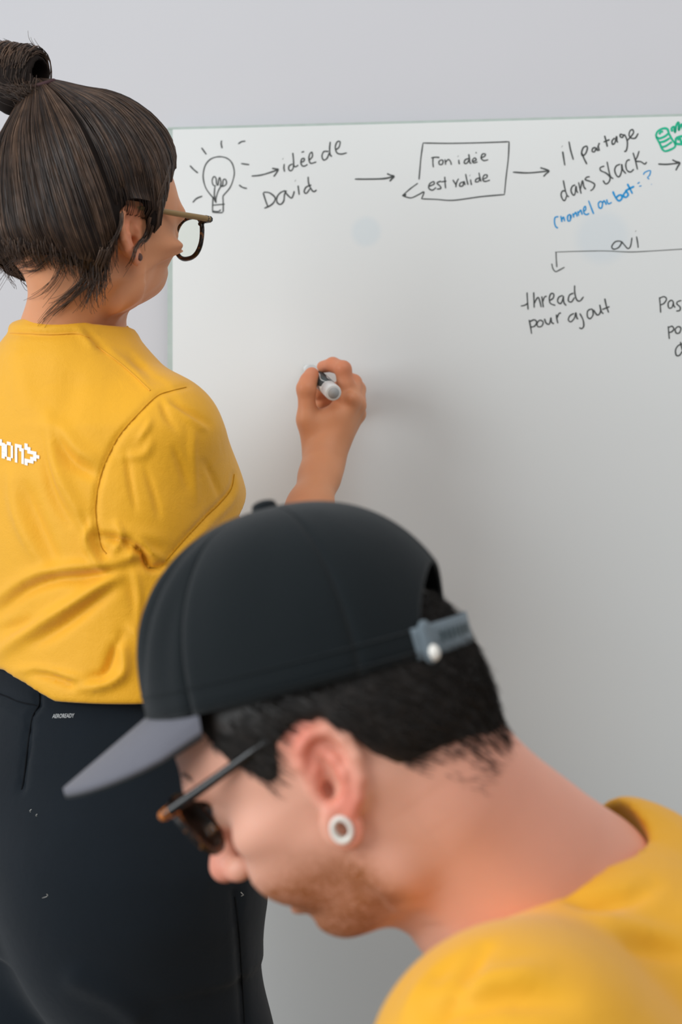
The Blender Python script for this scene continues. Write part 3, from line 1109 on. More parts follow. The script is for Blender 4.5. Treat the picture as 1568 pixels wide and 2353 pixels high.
def eyeglasses(pose, label, side_vis, fx, fz, cy, hw, hh, wrap, panto, temple_y, ear, rim_mat, temple_mat, tip_mat, rr=.0024, tz=.012, tipdrop=.03):
    """fx,fz: front plane; cy: lens centre; hw,hh: lens half size; wrap: sideways sweep back"""
    root = empty('eyeglasses', pose.w(np.array([[fx, 0, fz]]))[0])
    tag(root, label, 'glasses')

    def fp(y, z):
        y = np.asarray(y, float); z = np.asarray(z, float)
        return np.stack([fx - wrap * (np.abs(y) / .07) ** 2 - panto * (fz + .015 - z), y, z], -1)
    a = np.linspace(0, 2 * np.pi, 49)
    for s in (1, -1):
        sq = lambda v, n: np.sign(v) * np.abs(v) ** n
        yy = s * cy + hw * sq(np.cos(a), .8) * (1 + .06 * np.sin(a))
        zz = fz - .004 + hh * sq(np.sin(a), .84)
        ring = fp(yy, zz)
        V, Q, _ = tubes([pose.w(ring)], rr, rr, 8)
        mesh_obj('rim', V, Q, rim_mat, root)
        lv = np.concatenate([ring[:-1] + [.0006, 0, 0], fp([s * cy], [fz - .004]) + [.0012, 0, 0]])
        lv2 = lv - [.0012, 0, 0]
        n = 48
        F = [[i, (i + 1) % n, n] for i in range(n)] + [[n + 1 + (i + 1) % n, n + 1 + i, n + 1 + n] for i in range(n)]
        mesh_obj('lens', pose.w(np.concatenate([lv, lv2])), F, M['lens'], root)
        # temple: hinge corner, straight arm, hook behind the ear
        y1 = cy + hw
        hinge = fp([s * (y1 + .001)], [fz + tz])[0]
        corner = np.array([hinge[0] + .001, s * (temple_y - .002), fz + tz])
        V, Q, _ = tubes([pose.w(resample(np.array([fp([s * (y1 - .004)], [fz + tz - .004])[0], hinge, corner, corner - [.006, -s * .001, 0]]), 12))], rr * 1.2, rr * 1.5, 8)
        mesh_obj('hinge_end', V, Q, tip_mat, root)
        arm = np.array([corner - [.002, -s * .001, 0], [corner[0] * .6 + ear[0] * .4, s * (temple_y + .001), (fz + tz) * .6 + ear[1] * .4],
                        [ear[0] + .004, s * (temple_y + .0015), ear[1]], [ear[0] - .012, s * (temple_y - .002), ear[1] - .006], [ear[0] - .026, s * (temple_y - .008), ear[1] - tipdrop]])
        pa = catmull(arm, 10)
        V, Q, _ = tubes([pose.w(resample(pa, 40))], rr * 1.35, rr * 1.0, 8)
        mesh_obj('temple', V, Q, temple_mat, root)
    br = fp(np.linspace(-(cy - hw), cy - hw, 13), np.full(13, fz + .004))
    br[:, 0] += .003 * np.cos(np.linspace(-1.5, 1.5, 13)); br[:, 2] += .003 * np.cos(np.linspace(-1.5, 1.5, 13))
    V, Q, _ = tubes([pose.w(br)], rr * 1.1, rr * 1.1, 8)
    mesh_obj('bridge', V, Q, rim_mat, root)
    return root


eyeglasses(HM, 'dark-framed glasses with amber hinge ends on the person in the cap', 1, .1045, .021, .0335, .0255, .0215, .006, .12, .0735, (.006, .033),
           M['tortoise'], M['black'], M['amber'], .0025, .012)
# stretched-lobe plug
g, Re, ke = EAR_M
c0 = g(.0005, -.0275, .004)
nrm = Re[:, 2]
V, F = lathe([(.0052, -.006), (.0066, -.0055), (.0072, -.002), (.0072, .004), (.0068, .006), (.0058, .0066), (.0045, .006), (.0042, -.005)], c0, nrm, 28)
V = c0 + (V - c0) @ (np.eye(3) + 0.22 * np.outer(Re[:, 1], Re[:, 1]))
mesh_obj('ear_tunnel', HM.w(V), F[:-2], M['plug'], man)

# ------------------------------------------------------------------ man's short hair
fh = Field((-.14, -.10, -.09), (.09, .10, .14), .0021)
fh.ell((-.003, 0, .045), (.1005, .0795, .09))
fh.ell((-.035, 0, .02), (.073, .0745, .066), 0.02)
fh.cap((-.042, 0, -.02), (-.050, 0, -.065), .054, .044, 0.03)
fh.ell((.02, .062, .03), (.03, .0085, .03), 0.01)
fh.ell((.02, -.062, .03), (.03, .0085, .03), 0.01)
HX = [-.12, -.09, -.06, -.054, -.045, -.032, -.022, -.012, .012, .018, .026, .034, .042, .055, .07]
HZ = [-.050, -.056, -.066, -.058, -.040, -.004, .022, .032, .030, .012, .004, .006, .030, .060, .085]


def hair_region(X, Y, Z):
    n = .004 * np.sin(X * 400 + Y * 170) * np.cos(Y * 310 + X * 90)
    return (np.interp(X, HX, HZ) + n + .010 * (np.abs(Y) < .02) * 0 - Z) * .55 + 0 * Y


fh.func(hair_region, (-.2, -.2, -.2), (.2, .2, .2), .004, 'i')
V, Q = fh.mesh(2)
tone = np.clip(rng.normal(.25, .1, len(V)), 0, 1)
hair_m = mesh_obj('hair', HM.w(V), Q, M['hair_m'], man, attrs={'tone': tone})
Nn = vnormals(V, Q)
vis = np.where((V[:, 2] < .06) & (V[:, 2] > np.interp(V[:, 0], HX, HZ) + .004) & (np.abs(Nn[:, 2]) < .98))[0]
pick = rng.choice(vis, 9000)
root_ = V[pick]; nn = Nn[pick]
flow = np.stack([-.55 * np.ones(len(pick)), 0 * root_[:, 1], -.8 * np.ones(len(pick))], 1)
front = root_[:, 0] > .005
flow[front] = [-.35, 0, -.9]
flow = flow - nn * np.sum(flow * nn, 1, keepdims=True)
flow /= np.maximum(np.linalg.norm(flow, axis=1, keepdims=True), 1e-6)
ln = rng.uniform(.007, .016, len(pick))[:, None]
jit = rng.normal(0, .3, (len(pick), 3))
flow = flow + jit * .5
paths = np.stack([root_ - nn * .001 + flow * ln * t + nn * (.0026 * math.sin(t * 2.2)) for t in (0, .33, .66, 1)], 1)
VV, QQ, CC = tubes(HM.w(paths.reshape(-1, 3)).reshape(paths.shape), .00035, .00008, 3)
tone = np.repeat(np.clip(rng.normal(.35, .25, len(pick)), 0, 1), 12)
tag(mesh_obj('hair_strands', VV, QQ, M['hair_m'], hair_m, attrs={'tone': tone}), kind='stuff')
# eyebrow
for s in (1, -1):
    n = 260
    t = rng.random(n)
    bx = np.stack([.094 - .014 * t ** 2, s * (.012 + .036 * t), .040 + .006 * np.sin(t * 2.4) + rng.normal(0, .0016, n)], 1)
    d = np.stack([-.2 * np.ones(n), s * .9 * np.ones(n), .15 - .5 * t], 1) * .007
    bp = np.stack([bx - np.array([.001, 0, 0]), bx + d * .5 + [.0022, 0, 0], bx + d], 1)
    VV, QQ, _ = tubes(HM.w(bp.reshape(-1, 3)).reshape(bp.shape), .0004, .0001, 3)
    tag(mesh_obj('eyebrow', VV, QQ, M['hair_m'], man, attrs={'tone': np.full(len(VV), .3)}), kind='stuff')

# ------------------------------------------------------------------ man's T-shirt, trousers and stool
psb = math.radians(14)
Fb = np.array([-math.cos(psb), math.sin(psb), 0]); Lb = np.array([-math.sin(psb), -math.cos(psb), 0])
lean = math.radians(38)
Tb = norm(-Fb * math.sin(lean) + np.array([0, 0, -math.cos(lean)]))      # down the spine
Bk = norm(np.cross(Lb, Tb)); Bk = Bk if Bk[2] > 0 else -Bk               # out of the upper back
Pb, Pf = P(1402, 1893, .985), P(1000, 2205, .905)
Cc = (Pb + Pf) / 2
s1 = (Pb - Pf) / 2
s2 = Lb * .070
B0 = Cc + Tb * .02
jL = B0 + Lb * .165 + Tb * .062 + Fb * .034
jR = B0 - Lb * .165 + Tb * .085 + Fb * .02
fs = Field((-.10, .55, .56), (.62, 1.28, 1.09), .0042)
fs.chain([B0 + Tb * .10 + Bk * .0, B0 + Tb * .26, B0 + Tb * .44], [.105, .135, .13], .06, 'u', (Bk, 1.12))
for j, sg in ((jL, 1), (jR, -1)):
    fs.cap(B0 + Tb * .025 + Lb * sg * .045 - Bk * .0, j, .044, .062, .06)
    fs.cap(j, j + Tb * .10, .070, .11, .07)
    el = j + np.array([-.06, 0, -.25]) + Lb * sg * .05
    fs.cap(j, j + (el - j) * .62, .072, .070, .03)
fs.cap(B0 + Tb * .045 + Bk * .030, B0 + Tb * .17 + Bk * .058, .048, .10, .06)
fs.cap(B0 + Tb * .05 - Bk * .05, B0 + Tb * .2 - Bk * .03, .05, .11, .06)
fs.chain([P(1425, 1935, .985), P(1480, 1975, .985), P(1640, 2045, .99)], [.016, .026, .036], .03)
fs.cap(P(1440, 1960, .985), B0 + Tb * .15 + Bk * .045, .022, .09, .05)
ax_n = norm(HM.w(np.array([-.03, 0, -.02])) - B0)
ringp = [Cc + s1 * math.cos(a) + s2 * math.sin(a) * (1.0) + np.array([0, 0, .012]) * abs(math.sin(a)) for a in np.linspace(0, 2 * np.pi, 41)]
# neck opening
nrm_c = norm(np.cross(s1, s2)); nrm_c = nrm_c if nrm_c @ ax_n > 0 else -nrm_c
for q in np.linspace(-.5, .5, 7):
    fs.cap(Cc + s1 * q + ax_n * .11, Cc + s1 * q - nrm_c * .004, .063 * math.sqrt(1 - (q * 1.0) ** 2), .061 * math.sqrt(1 - (q * 1.0) ** 2), .006, 's')
V, Q = fs.mesh(2)
Nn = vnormals(V, Q)
px = proj(V)
disp = np.zeros(len(V))
for poly, w_, amp in (
        ([(1090, 2080), (1150, 2050), (1200, 2040), (1300, 2010), (1400, 1965)], 16, .0035),
        ([(1180, 2070), (1130, 2150), (1080, 2230), (1010, 2353)], 20, -.006),
        ([(1140, 2060), (1060, 2140), (980, 2230), (930, 2353)], 26, .006),
        ([(1060, 2180), (1020, 2230), (990, 2260)], 14, -.004),
        ([(1190, 2070), (1300, 2065), (1420, 2080)], 14, -.004),
        ([(1330, 2075), (1450, 2065), (1500, 2040)], 20, -.006),
        ([(1250, 2110), (1400, 2120), (1568, 2160)], 24, .004),
        ([(1400, 2160), (1568, 2200)], 22, -.005),
        ([(1000, 2330), (1150, 2290), (1300, 2300)], 30, -.006),
        ([(1020, 2290), (1150, 2250), (1250, 2230)], 26, .005)):
    d, t, sd = pt_seg_dist(px, poly)
    disp += amp * np.exp(-(d / w_) ** 2) * np.sin(np.pi * np.clip(t * .9 + .05, 0, 1)) ** .6
disp *= smoothstep(.05, .35, -Nn[:, 1])
V = V + Nn * disp[:, None]
shirt_m = mesh_obj('shirt', V, Q, M['shirt'], man)
# bent legs on a stool, below the frame
hip = B0 + Tb * .46
fl = Field((-.35, .62, 0.02), (.66, 1.36, .78), .009)
hz = 0.56
hips = np.array([hip[0], hip[1], hz])
fl.ell(hips + [0, 0, .05], (.17, .17, .14))
fl.cap(hips, hip - Tb * .10, .14, .135, .05)
for sg in (1, -1):
    hp = hips + Lb * sg * .09
    kn = hp + Fb * .40 + Lb * sg * .06
    an = np.array([kn[0] + .02, kn[1], .09])
    fl.cap(hp, kn, .088, .066, .04)
    fl.cap(kn, an, .064, .045, .03)
V, Q = fl.mesh(2)
mesh_obj('trousers', V, Q, M['trousers'], man)
for sg in (1, -1):
    kn = hips + Lb * sg * .09 + Fb * .40 + Lb * sg * .06
    an = np.array([kn[0] + .02, kn[1], 0])
    fsr = Field(an + [-.26, -.12, -.005], an + [.12, .12, .13], .005)
    fsr.cap(an + [0.02, 0, .04], an + Fb * .17 + [0, 0, .032], .045, .036, .02)
    fsr.cap(an + [0.0, 0, .04], an + [0, 0, .09], .045, .042, .02)
    fsr.func(lambda X, Y, Z: .002 - Z + 0 * X + 0 * Y, an - .3, an + .3, 0, 'i')
    V, Q = fsr.mesh(1)
    mesh_obj('shoe', V, Q, M['rubber'], man)
stool = empty('stool', (hips[0], hips[1], 0))
tag(stool, 'round grey stool under the person in the cap', 'stool')
V, F = lathe([(.15, .405), (.165, .41), (.168, .425), (.16, .436), (.1, .438)], (hips[0], hips[1], 0), (0, 0, 1), 32)
mesh_obj('seat', V, F, M['stool'], stool)
for k in range(4):
    a = k * math.pi / 2 + .6
    p0 = np.array([hips[0] + .11 * math.cos(a), hips[1] + .11 * math.sin(a), .41]); p1 = np.array([hips[0] + .19 * math.cos(a), hips[1] + .19 * math.sin(a), 0.0])
    V, Q, _ = tubes([resample(np.array([p0, p1]), 4)], .014, .012, 10)
    V, F = cap_ends(V, Q, 1, 4, 10)
    mesh_obj('leg', V, F, M['stool'], stool)

# ------------------------------------------------------------------ standing woman at the board
AW = math.radians(45)
RW = frame(AW, math.radians(-3), math.radians(0), 1)
HW = Pose(RW, (0.0, -0.070, 0.0), P(306, 546, 1.345), 0.925)
woman = empty('person', (-.26, 1.44, 0.0))
tag(woman, 'standing person with a bun and mustard T-shirt, writing on the whiteboard', 'person')
fbw = frame(math.radians(45), 0, 0, 1)          # body frame: F, L, U
BF, BL = fbw[:, 0], fbw[:, 1]
BR = -BL


def xy_at(px, d):
    return np.array([(px - CX) / FPX * d, d])


# spine centre line (x, y) by height
SP = [(1.43, *xy_at(180, 1.42)), (1.36, *xy_at(165, 1.455)), (1.22, *xy_at(185, 1.45)), (1.08, *xy_at(205, 1.44)), (0.93, *xy_at(225, 1.44)), (0.75, *xy_at(230, 1.45))]
SP = np.array(SP)


def spine(z):
    o = np.argsort(SP[:, 0])
    return np.array([np.interp(z, SP[o, 0], SP[o, 1]), np.interp(z, SP[o, 0], SP[o, 2]), z])


# ---- head and neck
f = build_head(0.002, False, .020, zlow=-0.24, xback=-0.16)
nb = HW.l(spine(1.42))
f.cap((-.020, 0, -.03), nb, .043, .045, 0.025)
f.cap(nb, HW.l(spine(1.36)), .045, .075, 0.03)
f.cap((-.035, 0, -.05), HW.l(spine(1.40) - BF * .03), .028, .042, 0.03)
for s in (1, -1):
    f.cap((-.02, s * .044, -.04), nb + np.array([.03, s * .010, 0]), .009, .012, 0.02)
    f.cap((.055, s * .010, -.088), (.012, s * .036, -.074), .012, .014, 0.02)
EAR_W = ear_frame(-1, .93, 12, 8, (-.003, .0685, -.001))
build_ear(f, EAR_W, False)
build_ear(f, ear_frame(1, .93, 12, 20, (-.003, .0685, -.001)), False)
V, Q = f.mesh(2)
wz = np.clip(-.03 - V[:, 2], 0, .08) * smoothstep(-.01, .04, V[:, 0])
V[:, 2] += 0.52 * np.clip(V[:, 0], 0, .1) * smoothstep(.02, -.07, V[:, 2]) + .08 * wz + .014 * smoothstep(-.03, -.07, V[:, 2]) * smoothstep(-.03, .0, V[:, 0])
X, Y, Z = V[:, 0], V[:, 1], V[:, 2]
lip = smoothstep(.008, .004, np.abs(Z + .0637)) * smoothstep(.084, .09, X) * smoothstep(.026, .018, np.abs(Y))
blush = np.clip(smoothstep(.068, .078, np.abs(Y)) * smoothstep(.03, .0, np.abs(X + .005)) * smoothstep(.036, .03, Z) * .6 + .8 * lip, 0, 1)
headV, headQ, headB = HW.w(V), Q, blush

# ---- right arm and hand (back of the hand towards the viewer)
hd = lambda px, py, d: P(px, py, d - .1)
fa = Field((-.23, 1.27, 1.08), (.045, 1.66, 1.45), .0026)
sh, elb = P(395, 985, 1.375), P(640, 1400, 1.54)
wr = P(745, 1062, 1.742)
axis_f = norm(wr - elb)
wdir = norm(np.cross(axis_f, [0, 1, 0]))
fa.chain([sh, P(450, 1205, 1.445), elb], [.042, .037, .0335], .02)
Va, Qa = fa.mesh(2)
fh = Field((-.115, 1.49, 1.085), (.045, 1.85, 1.475), .0016)
fh.chain([elb, elb * .72 + wr * .28, elb * .34 + wr * .66, elb * .10 + wr * .90, wr, P(748, 1040, 1.742)], [.034, .0335, .0255, .0228, .0222, .0225], .016)
mc = {'i': hd(787, 930, 1.848), 'm': hd(808, 922, 1.842), 'r': hd(820, 932, 1.858), 'p': hd(822, 952, 1.874)}
wi, wm, wrr, wp = hd(735, 1050, 1.838), hd(748, 1050, 1.838), hd(758, 1050, 1.843), hd(764, 1052, 1.85)
for key, w0, r0, r1 in (('i', wi, .0145, .0115), ('m', wm, .0150, .0112), ('r', wrr, .0140, .0105), ('p', wp, .0125, .0095)):
    fh.cap(w0, mc[key], r0, r1, .010)
fh.ell(hd(760, 990, 1.848), (.020, .013, .024), .016)
fh.ell(hd(735, 985, 1.853), (.015, .013, .022), .014)
# thumb
fh.chain([hd(722, 1035, 1.85), hd(707, 965, 1.842), hd(704, 893, 1.838), hd(716, 862, 1.852)], [.0140, .0122, .0100, .0082], .009)
fh.chain([hd(704, 893, 1.838), hd(709, 875, 1.844), hd(717, 859, 1.855)], [.0102, .0092, .0078], .005)
# fingers
FING = {
    'i': ([hd(795, 885, 1.848), hd(789, 848, 1.845), hd(765, 838, 1.862), hd(742, 843, 1.878)], [.0108, .0100, .0090, .0075]),
    'm': ([hd(812, 880, 1.872), hd(806, 876, 1.900), hd(768, 898, 1.905), hd(730, 905, 1.892)], [.0108, .0100, .0088, .0076]),
    'r': ([hd(822, 895, 1.885), hd(815, 896, 1.915), hd(775, 922, 1.915), hd(738, 926, 1.898)], [.0102, .0096, .0085, .0074]),
    'p': ([hd(824, 920, 1.895), hd(816, 922, 1.918), hd(785, 932, 1.92), hd(765, 930, 1.908)], [.0090, .0086, .0076, .0066])}
for key, (pts, rs) in FING.items():
    fh.cap(mc[key], pts[0], .0112 if key != 'p' else .0095, rs[0], .006)
    fh.chain(pts, rs, .0035)
# web between thumb and index
fh.cap(hd(722, 985, 1.846), hd(770, 955, 1.838), .0105, .010, .012)
for key in 'imr':      # knuckle bumps
    fh.ell(mc[key] + np.array([0, -.008, .003]), .0078, .005)
Vh, Qh = fh.mesh(1)
allV = np.concatenate([headV, Va, Vh])
allQ = np.concatenate([headQ, Qa + len(headV), Qh + len(headV) + len(Va)])
bl = np.concatenate([headB, np.zeros(len(Va)), np.zeros(len(Vh))])
hp = proj(Vh)
bl[-len(Vh):] = np.clip(smoothstep(905, 850, hp[:, 1]) * .30 + .15 * smoothstep(960, 920, hp[:, 1]), 0, 1)
mesh_obj('body', allV, allQ, M['skin_w'], woman, attrs={'blush': bl, 'beard': np.zeros(len(allV))})
# ---- marker
mtip, mend = on_board(701, 842, .001), P(767, 903, 1.708)
mdir = norm(mtip - mend)
mlen = float(np.linalg.norm(mtip - mend))
mk = empty('marker_pen', mend)
tag(mk, 'white whiteboard marker held in the raised hand', 'marker')
r = .0099
V, F = lathe([(.0084, 0), (.0096, .0006), (r, .002), (r, .022)], mend, mdir, 32)
mesh_obj('end_cap', V, F, M['white_plastic'], mk)
V, F = lathe([(.0068, -.0004), (.0070, .0004)], mend, mdir, 28)
mesh_obj('end_disc', V, F, M['grey_plastic'], mk)
V, F = lathe([(r - .0002, .0225), (r - .0002, mlen - .036)], mend, mdir, 32)
mesh_obj('barrel', V, F, M['white_plastic'], mk)
V, F = lathe([(.0078, mlen - .036), (.0072, mlen - .030), (.0050, mlen - .012), (.0034, mlen - .009)], mend, mdir, 28)
mesh_obj('collar', V, F, M['white_plastic'], mk)
V, F = lathe([(.0026, mlen - .009), (.0024, mlen - .003), (.001, mlen)], mend, mdir, 16)
mesh_obj('nib', V, F, M['black'], mk)
# printed dark band wrapped on the upper-left of the barrel
a_ = norm(np.cross(mdir, [0, 0, 1.0])); b_ = np.cross(a_, mdir)
nu, nv = 22, 20
pa = np.zeros((nu, nv, 3)); keep = np.zeros((nu, nv), bool)
for i in range(nu):
    for j in range(nv):
        t = j / (nv - 1)
        an = math.radians(15 + 150 * i / (nu - 1) + 12 * math.sin(6 * t))
        pa[i, j] = mend + mdir * (.024 + .055 * t) + (r + .00025) * (a_ * math.cos(an) + b_ * math.sin(an))
        keep[i, j] = True
F = [q for n_, q in enumerate(grid_faces(nu, nv)) if not (5 < (n_ // (nv - 1)) < 8 or 13 < (n_ // (nv - 1)) < 15)]
mesh_obj('printed_label', pa.reshape(-1, 3), F, M['dark_print'], mk)

# ------------------------------------------------------------------ woman's hair: swept up into a knot
KN = HW.l(P(100, 222, 1.365))                     # knot, head space
fh = Field((-.15, -.115, -.12), (.115, .115, .20), .0024)
fh.ell((.002, 0, .052), (.110, .088, .106))
fh.ell((-.045, 0, .0), (.066, .074, .070), .03)
fh.ell((-.058, 0, -.018), (.045, .060, .034), .03)
fh.cap((-.03, 0, .09), KN * .97, .05, .020, .03)
# hair line by forward position (upper edge of skin)
HX = [-.14, -.08, -.045, -.032, -.023, -.017, .013, .017, .023, .028, .034, .043, .057, .069, .081, .093]
HZ = [-.014, -.018, -.034, -.040, -.004, .035, .035, .000, -.006, .012, .034, .054, .070, .086, .099, .112]


def hair_region_w(X, Y, Z):
    n = .003 * np.sin(X * 330 + Z * 120)
    return (np.interp(X + n + .35 * np.maximum(0, .05 - np.abs(Y)) * (X > .04), HX, HZ) - Z) * .6 + 0 * Y


fh.func(hair_region_w, (-.3, -.3, -.3), (.3, .3, .3), .016, 'i')
V, Q = fh.mesh(3)
hairVw, hairQw = HW.w(V), Q
hair_w = mesh_obj('hair', HW.w(V), Q, M['hair_base'], woman, attrs={'tone': np.clip(rng.normal(.12, .06, len(V)), 0, 1)})
hb = bvh_of(V, Q)
Cc0 = Vector((-.01, 0, .03))
kdir = norm(KN - np.array(Cc0))


def on_hair(dirs, off):
    out = np.zeros_like(dirs)
    for i, d in enumerate(dirs):
        d = Vector(d).normalized()
        h = hb.ray_cast(Cc0 + d * .35, -d)
        out[i] = (np.array(h[0]) + off * np.array(d)) if h[0] is not None else np.array(Cc0) + np.array(d) * .09
    return out


# guide paths from the hair line to the knot
starts = []
for x, z in zip(np.linspace(-.075, .092, 64), np.interp(np.linspace(-.075, .092, 64), HX, HZ)):
    for sy in (-1, 1):
        yy = sy * .083 * math.sqrt(max(.02, 1 - (x / .1035) ** 2)) if x < .06 else sy * .083 * math.sqrt(max(.0, 1 - (x / .1035) ** 2))
        starts.append((x, yy, z))
for a in np.linspace(-1, 1, 26):
    starts.append((-.105 + .02 * abs(a), .055 * a, -.018))
for a in np.linspace(-1, 1, 26):
    starts.append((.094 - .03 * a * a, .05 * a, .092 - .02 * a * a))
G = []
for st in starts:
    s0 = norm(np.array(st) - np.array(Cc0))
    ang = math.acos(np.clip(s0 @ kdir, -1, 1))
    t = np.linspace(0.0, .985, 18)
    ds = (np.sin((1 - t) * ang)[:, None] * s0 + np.sin(t * ang)[:, None] * kdir) / math.sin(ang)
    G.append(on_hair(ds, .0012))
G = np.array(G)
for _ in range(2):
    G[:, 1:-1] = .25 * G[:, :-2] + .5 * G[:, 1:-1] + .25 * G[:, 2:]
NS = 10500
ga = rng.integers(0, len(G), NS)
# neighbours: nearest guides by start
d2 = ((G[:, 0][:, None] - G[:, 0][None]) ** 2).sum(-1)
nearest = np.argsort(d2, 1)[:, 1:5]
gb = nearest[ga, rng.integers(0, 4, NS)]
w = rng.random(NS)[:, None, None]
paths = G[ga] * (1 - w) + G[gb] * w
ctr = np.array(Cc0)
rad = paths - ctr
rl = np.linalg.norm(rad, axis=2, keepdims=True)
tt = np.linspace(0, 1, 18)[None, :, None]
clump = rng.normal(0, 1, (NS, 1, 1))
ph = (ga * 1.7)[:, None, None]
lift = .0006 + .0016 * rng.random((NS, 1, 1)) + .0018 * np.sin(ph * 2.3 + tt * 2) * np.sin(np.pi * tt) + .0006 * clump * np.sin(np.pi * tt)
paths = ctr + rad * (1 + np.clip(lift, -.0005, .006) / rl)
wob = rng.normal(0, .0011, (NS, 4, 3))
tk = np.array([0, .33, .66, 1])
wv = np.stack([np.stack([np.interp(tt[0, :, 0], tk, wob[i, :, c]) for c in range(3)], 1) for i in range(NS)])
paths = paths + wv * np.sin(np.pi * tt) ** .5
tone = np.clip(.26 + .34 * np.sin(ga * 2.1) * np.sin(ga * .77) + rng.normal(0, .18, NS), 0, 1)
VV, QQ, _ = tubes(HW.w(paths.reshape(-1, 3)).reshape(paths.shape), .00034, .00030, 3, mid=.3)
tag(mesh_obj('hair_strands', VV, QQ, M['hair_w'], hair_w, attrs={'tone': np.repeat(tone, 18 * 3)}), kind='stuff')

# ---- rolled bun above the knot
K = P(100, 210, 1.36)
bun_c0, bun_c1 = P(84, 172, 1.365), P(-120, 160, 1.40)
bax = norm(bun_c1 - bun_c0)
b1 = norm(np.cross(bax, [0, 1, 0])); b1 = b1 if b1[2] > 0 else -b1
b2 = np.cross(bax, b1)
blen = np.linalg.norm(bun_c1 - bun_c0)
NB = 2600
th = np.linspace(0, 1, 20)
bp = np.zeros((NB, 20, 3))
for i in range(NB):
    s0 = rng.random() ** .8
    a0 = rng.normal(math.radians(-70), .35)
    sweep = rng.uniform(4.0, 5.6)
    rr = .0150 + .0080 * math.sqrt(rng.random()) + .005 * s0
    sh_ = rng.uniform(-.012, .02)
    a = a0 + sweep * th
    q = bun_c0 + bax * (blen * s0) + np.outer(sh_ * th, bax)
    sq = 1.0 + .15 * np.sin(a * 2 + 1)
    bp[i] = q + (np.cos(a + 1.57)[:, None] * b2 * -1 + np.sin(a + 1.57)[:, None] * b1) * (rr * sq * (1 + .1 * np.sin(th * 5 + i)))[:, None]
bp += rng.normal(0, .0005, (NB, 1, 3))
tone = np.clip(rng.normal(.3, .22, NB), 0, 1)
VV, QQ, _ = tubes(bp, .00050, .00035, 3)
fbm = Field(np.minimum(bun_c0, bun_c1) - .05, np.maximum(bun_c0, bun_c1) + .05, .0022)
fbm.cap(bun_c0 + bax * .006, bun_c1, .0195, .023)
fbm.cap(bun_c0 - bax * .04, bun_c0 + bax * .02, .0155, .012, .004, 's')
fbm.cap(bun_c0 + bax * .010 - np.array([0, 0, .02]), K + np.array([-.004, 0, -.006]), .012, .013, .01)
fbm.cap(bun_c0 + bax * .045 - np.array([0, 0, .014]), K + np.array([-.03, .004, -.004]), .018, .018, .012)
vb, qb = fbm.mesh(2)
bun = mesh_obj('hair_bun', vb, qb, M['hair_base'], woman, attrs={'tone': np.full(len(vb), .15)})
tag(mesh_obj('bun_strands', VV, QQ, M['hair_w'], bun, attrs={'tone': np.repeat(tone, 60)}), kind='stuff')
# elastic
kdw = norm(RW @ kdir)
e1 = norm(np.cross(kdw, [0, 1, .2])); e2 = np.cross(kdw, e1)
for q in range(4):
    a = np.linspace(0, 2 * np.pi, 25)
    ring = K + kdw * (-.006 + .0042 * q) + .0125 * (np.cos(a)[:, None] * e1 + np.sin(a)[:, None] * e2) + kdw * (.0025 * np.sin(a + q))[:, None]
    V, Qt, _ = tubes([ring], .0023, .0023, 8)
    mesh_obj('hair_tie', V, Qt, M['hair_tie'], woman)

# ---- loose strands at the nape, by the ear and fly-aways
LOOSE = [
    ([(250, 570), (225, 630), (175, 680), (120, 720), (85, 755)], 1.345, 22, 6),
    ([(215, 600), (195, 650), (150, 700), (105, 735)], 1.345, 14, 8),
    ([(235, 575), (215, 620), (165, 670), (115, 715), (78, 762)], 1.345, 26, 10),
    ([(245, 575), (228, 620), (210, 665), (190, 700), (178, 722)], 1.335, 22, 9),
    ([(205, 585), (190, 640), (160, 690), (120, 715)], 1.345, 18, 12),
    ([(260, 560), (245, 620), (232, 660), (215, 705)], 1.335, 10, 8),
    ([(345, 500), (335, 540), (315, 565), (300, 605), (272, 645)], 1.325, 26, 5),
    ([(350, 520), (340, 548), (325, 560), (318, 580)], 1.330, 16, 7),
    ([(100, 585), (70, 605), (45, 612), (20, 640)], 1.36, 10, 14),
    ([(120, 590), (85, 620), (60, 625), (40, 628)], 1.355, 12, 12),
    ([(150, 590), (130, 640), (95, 680), (60, 700)], 1.35, 12, 14),
    ([(60, 580), (30, 600), (0, 640), (-20, 660)], 1.37, 8, 16),
    ([(90, 120), (70, 100), (60, 92)], 1.37, 8, 14), ([(40, 108), (20, 96), (0, 92)], 1.37, 8, 12),
    ([(30, 180), (20, 150), (35, 120), (70, 118)], 1.36, 14, 10),
    ([(280, 490), (278, 520), (262, 555), (250, 580)], 1.335, 40, 6),
    ([(395, 362), (385, 400), (370, 450), (362, 490)], 1.352, 30, 4),
]
lp, lt = [], []
bodyb = bvh_of(allV, allQ)
hairb = bvh_of(hairVw, hairQw)


def front_depth(x_, y_, dflt):
    d_ = dflt
    for b_ in (bodyb, hairb):
        h_, n_ = ray_px(b_, x_, y_)
        if h_ is not None: d_ = min(d_, h_[1] - .002)
    return d_


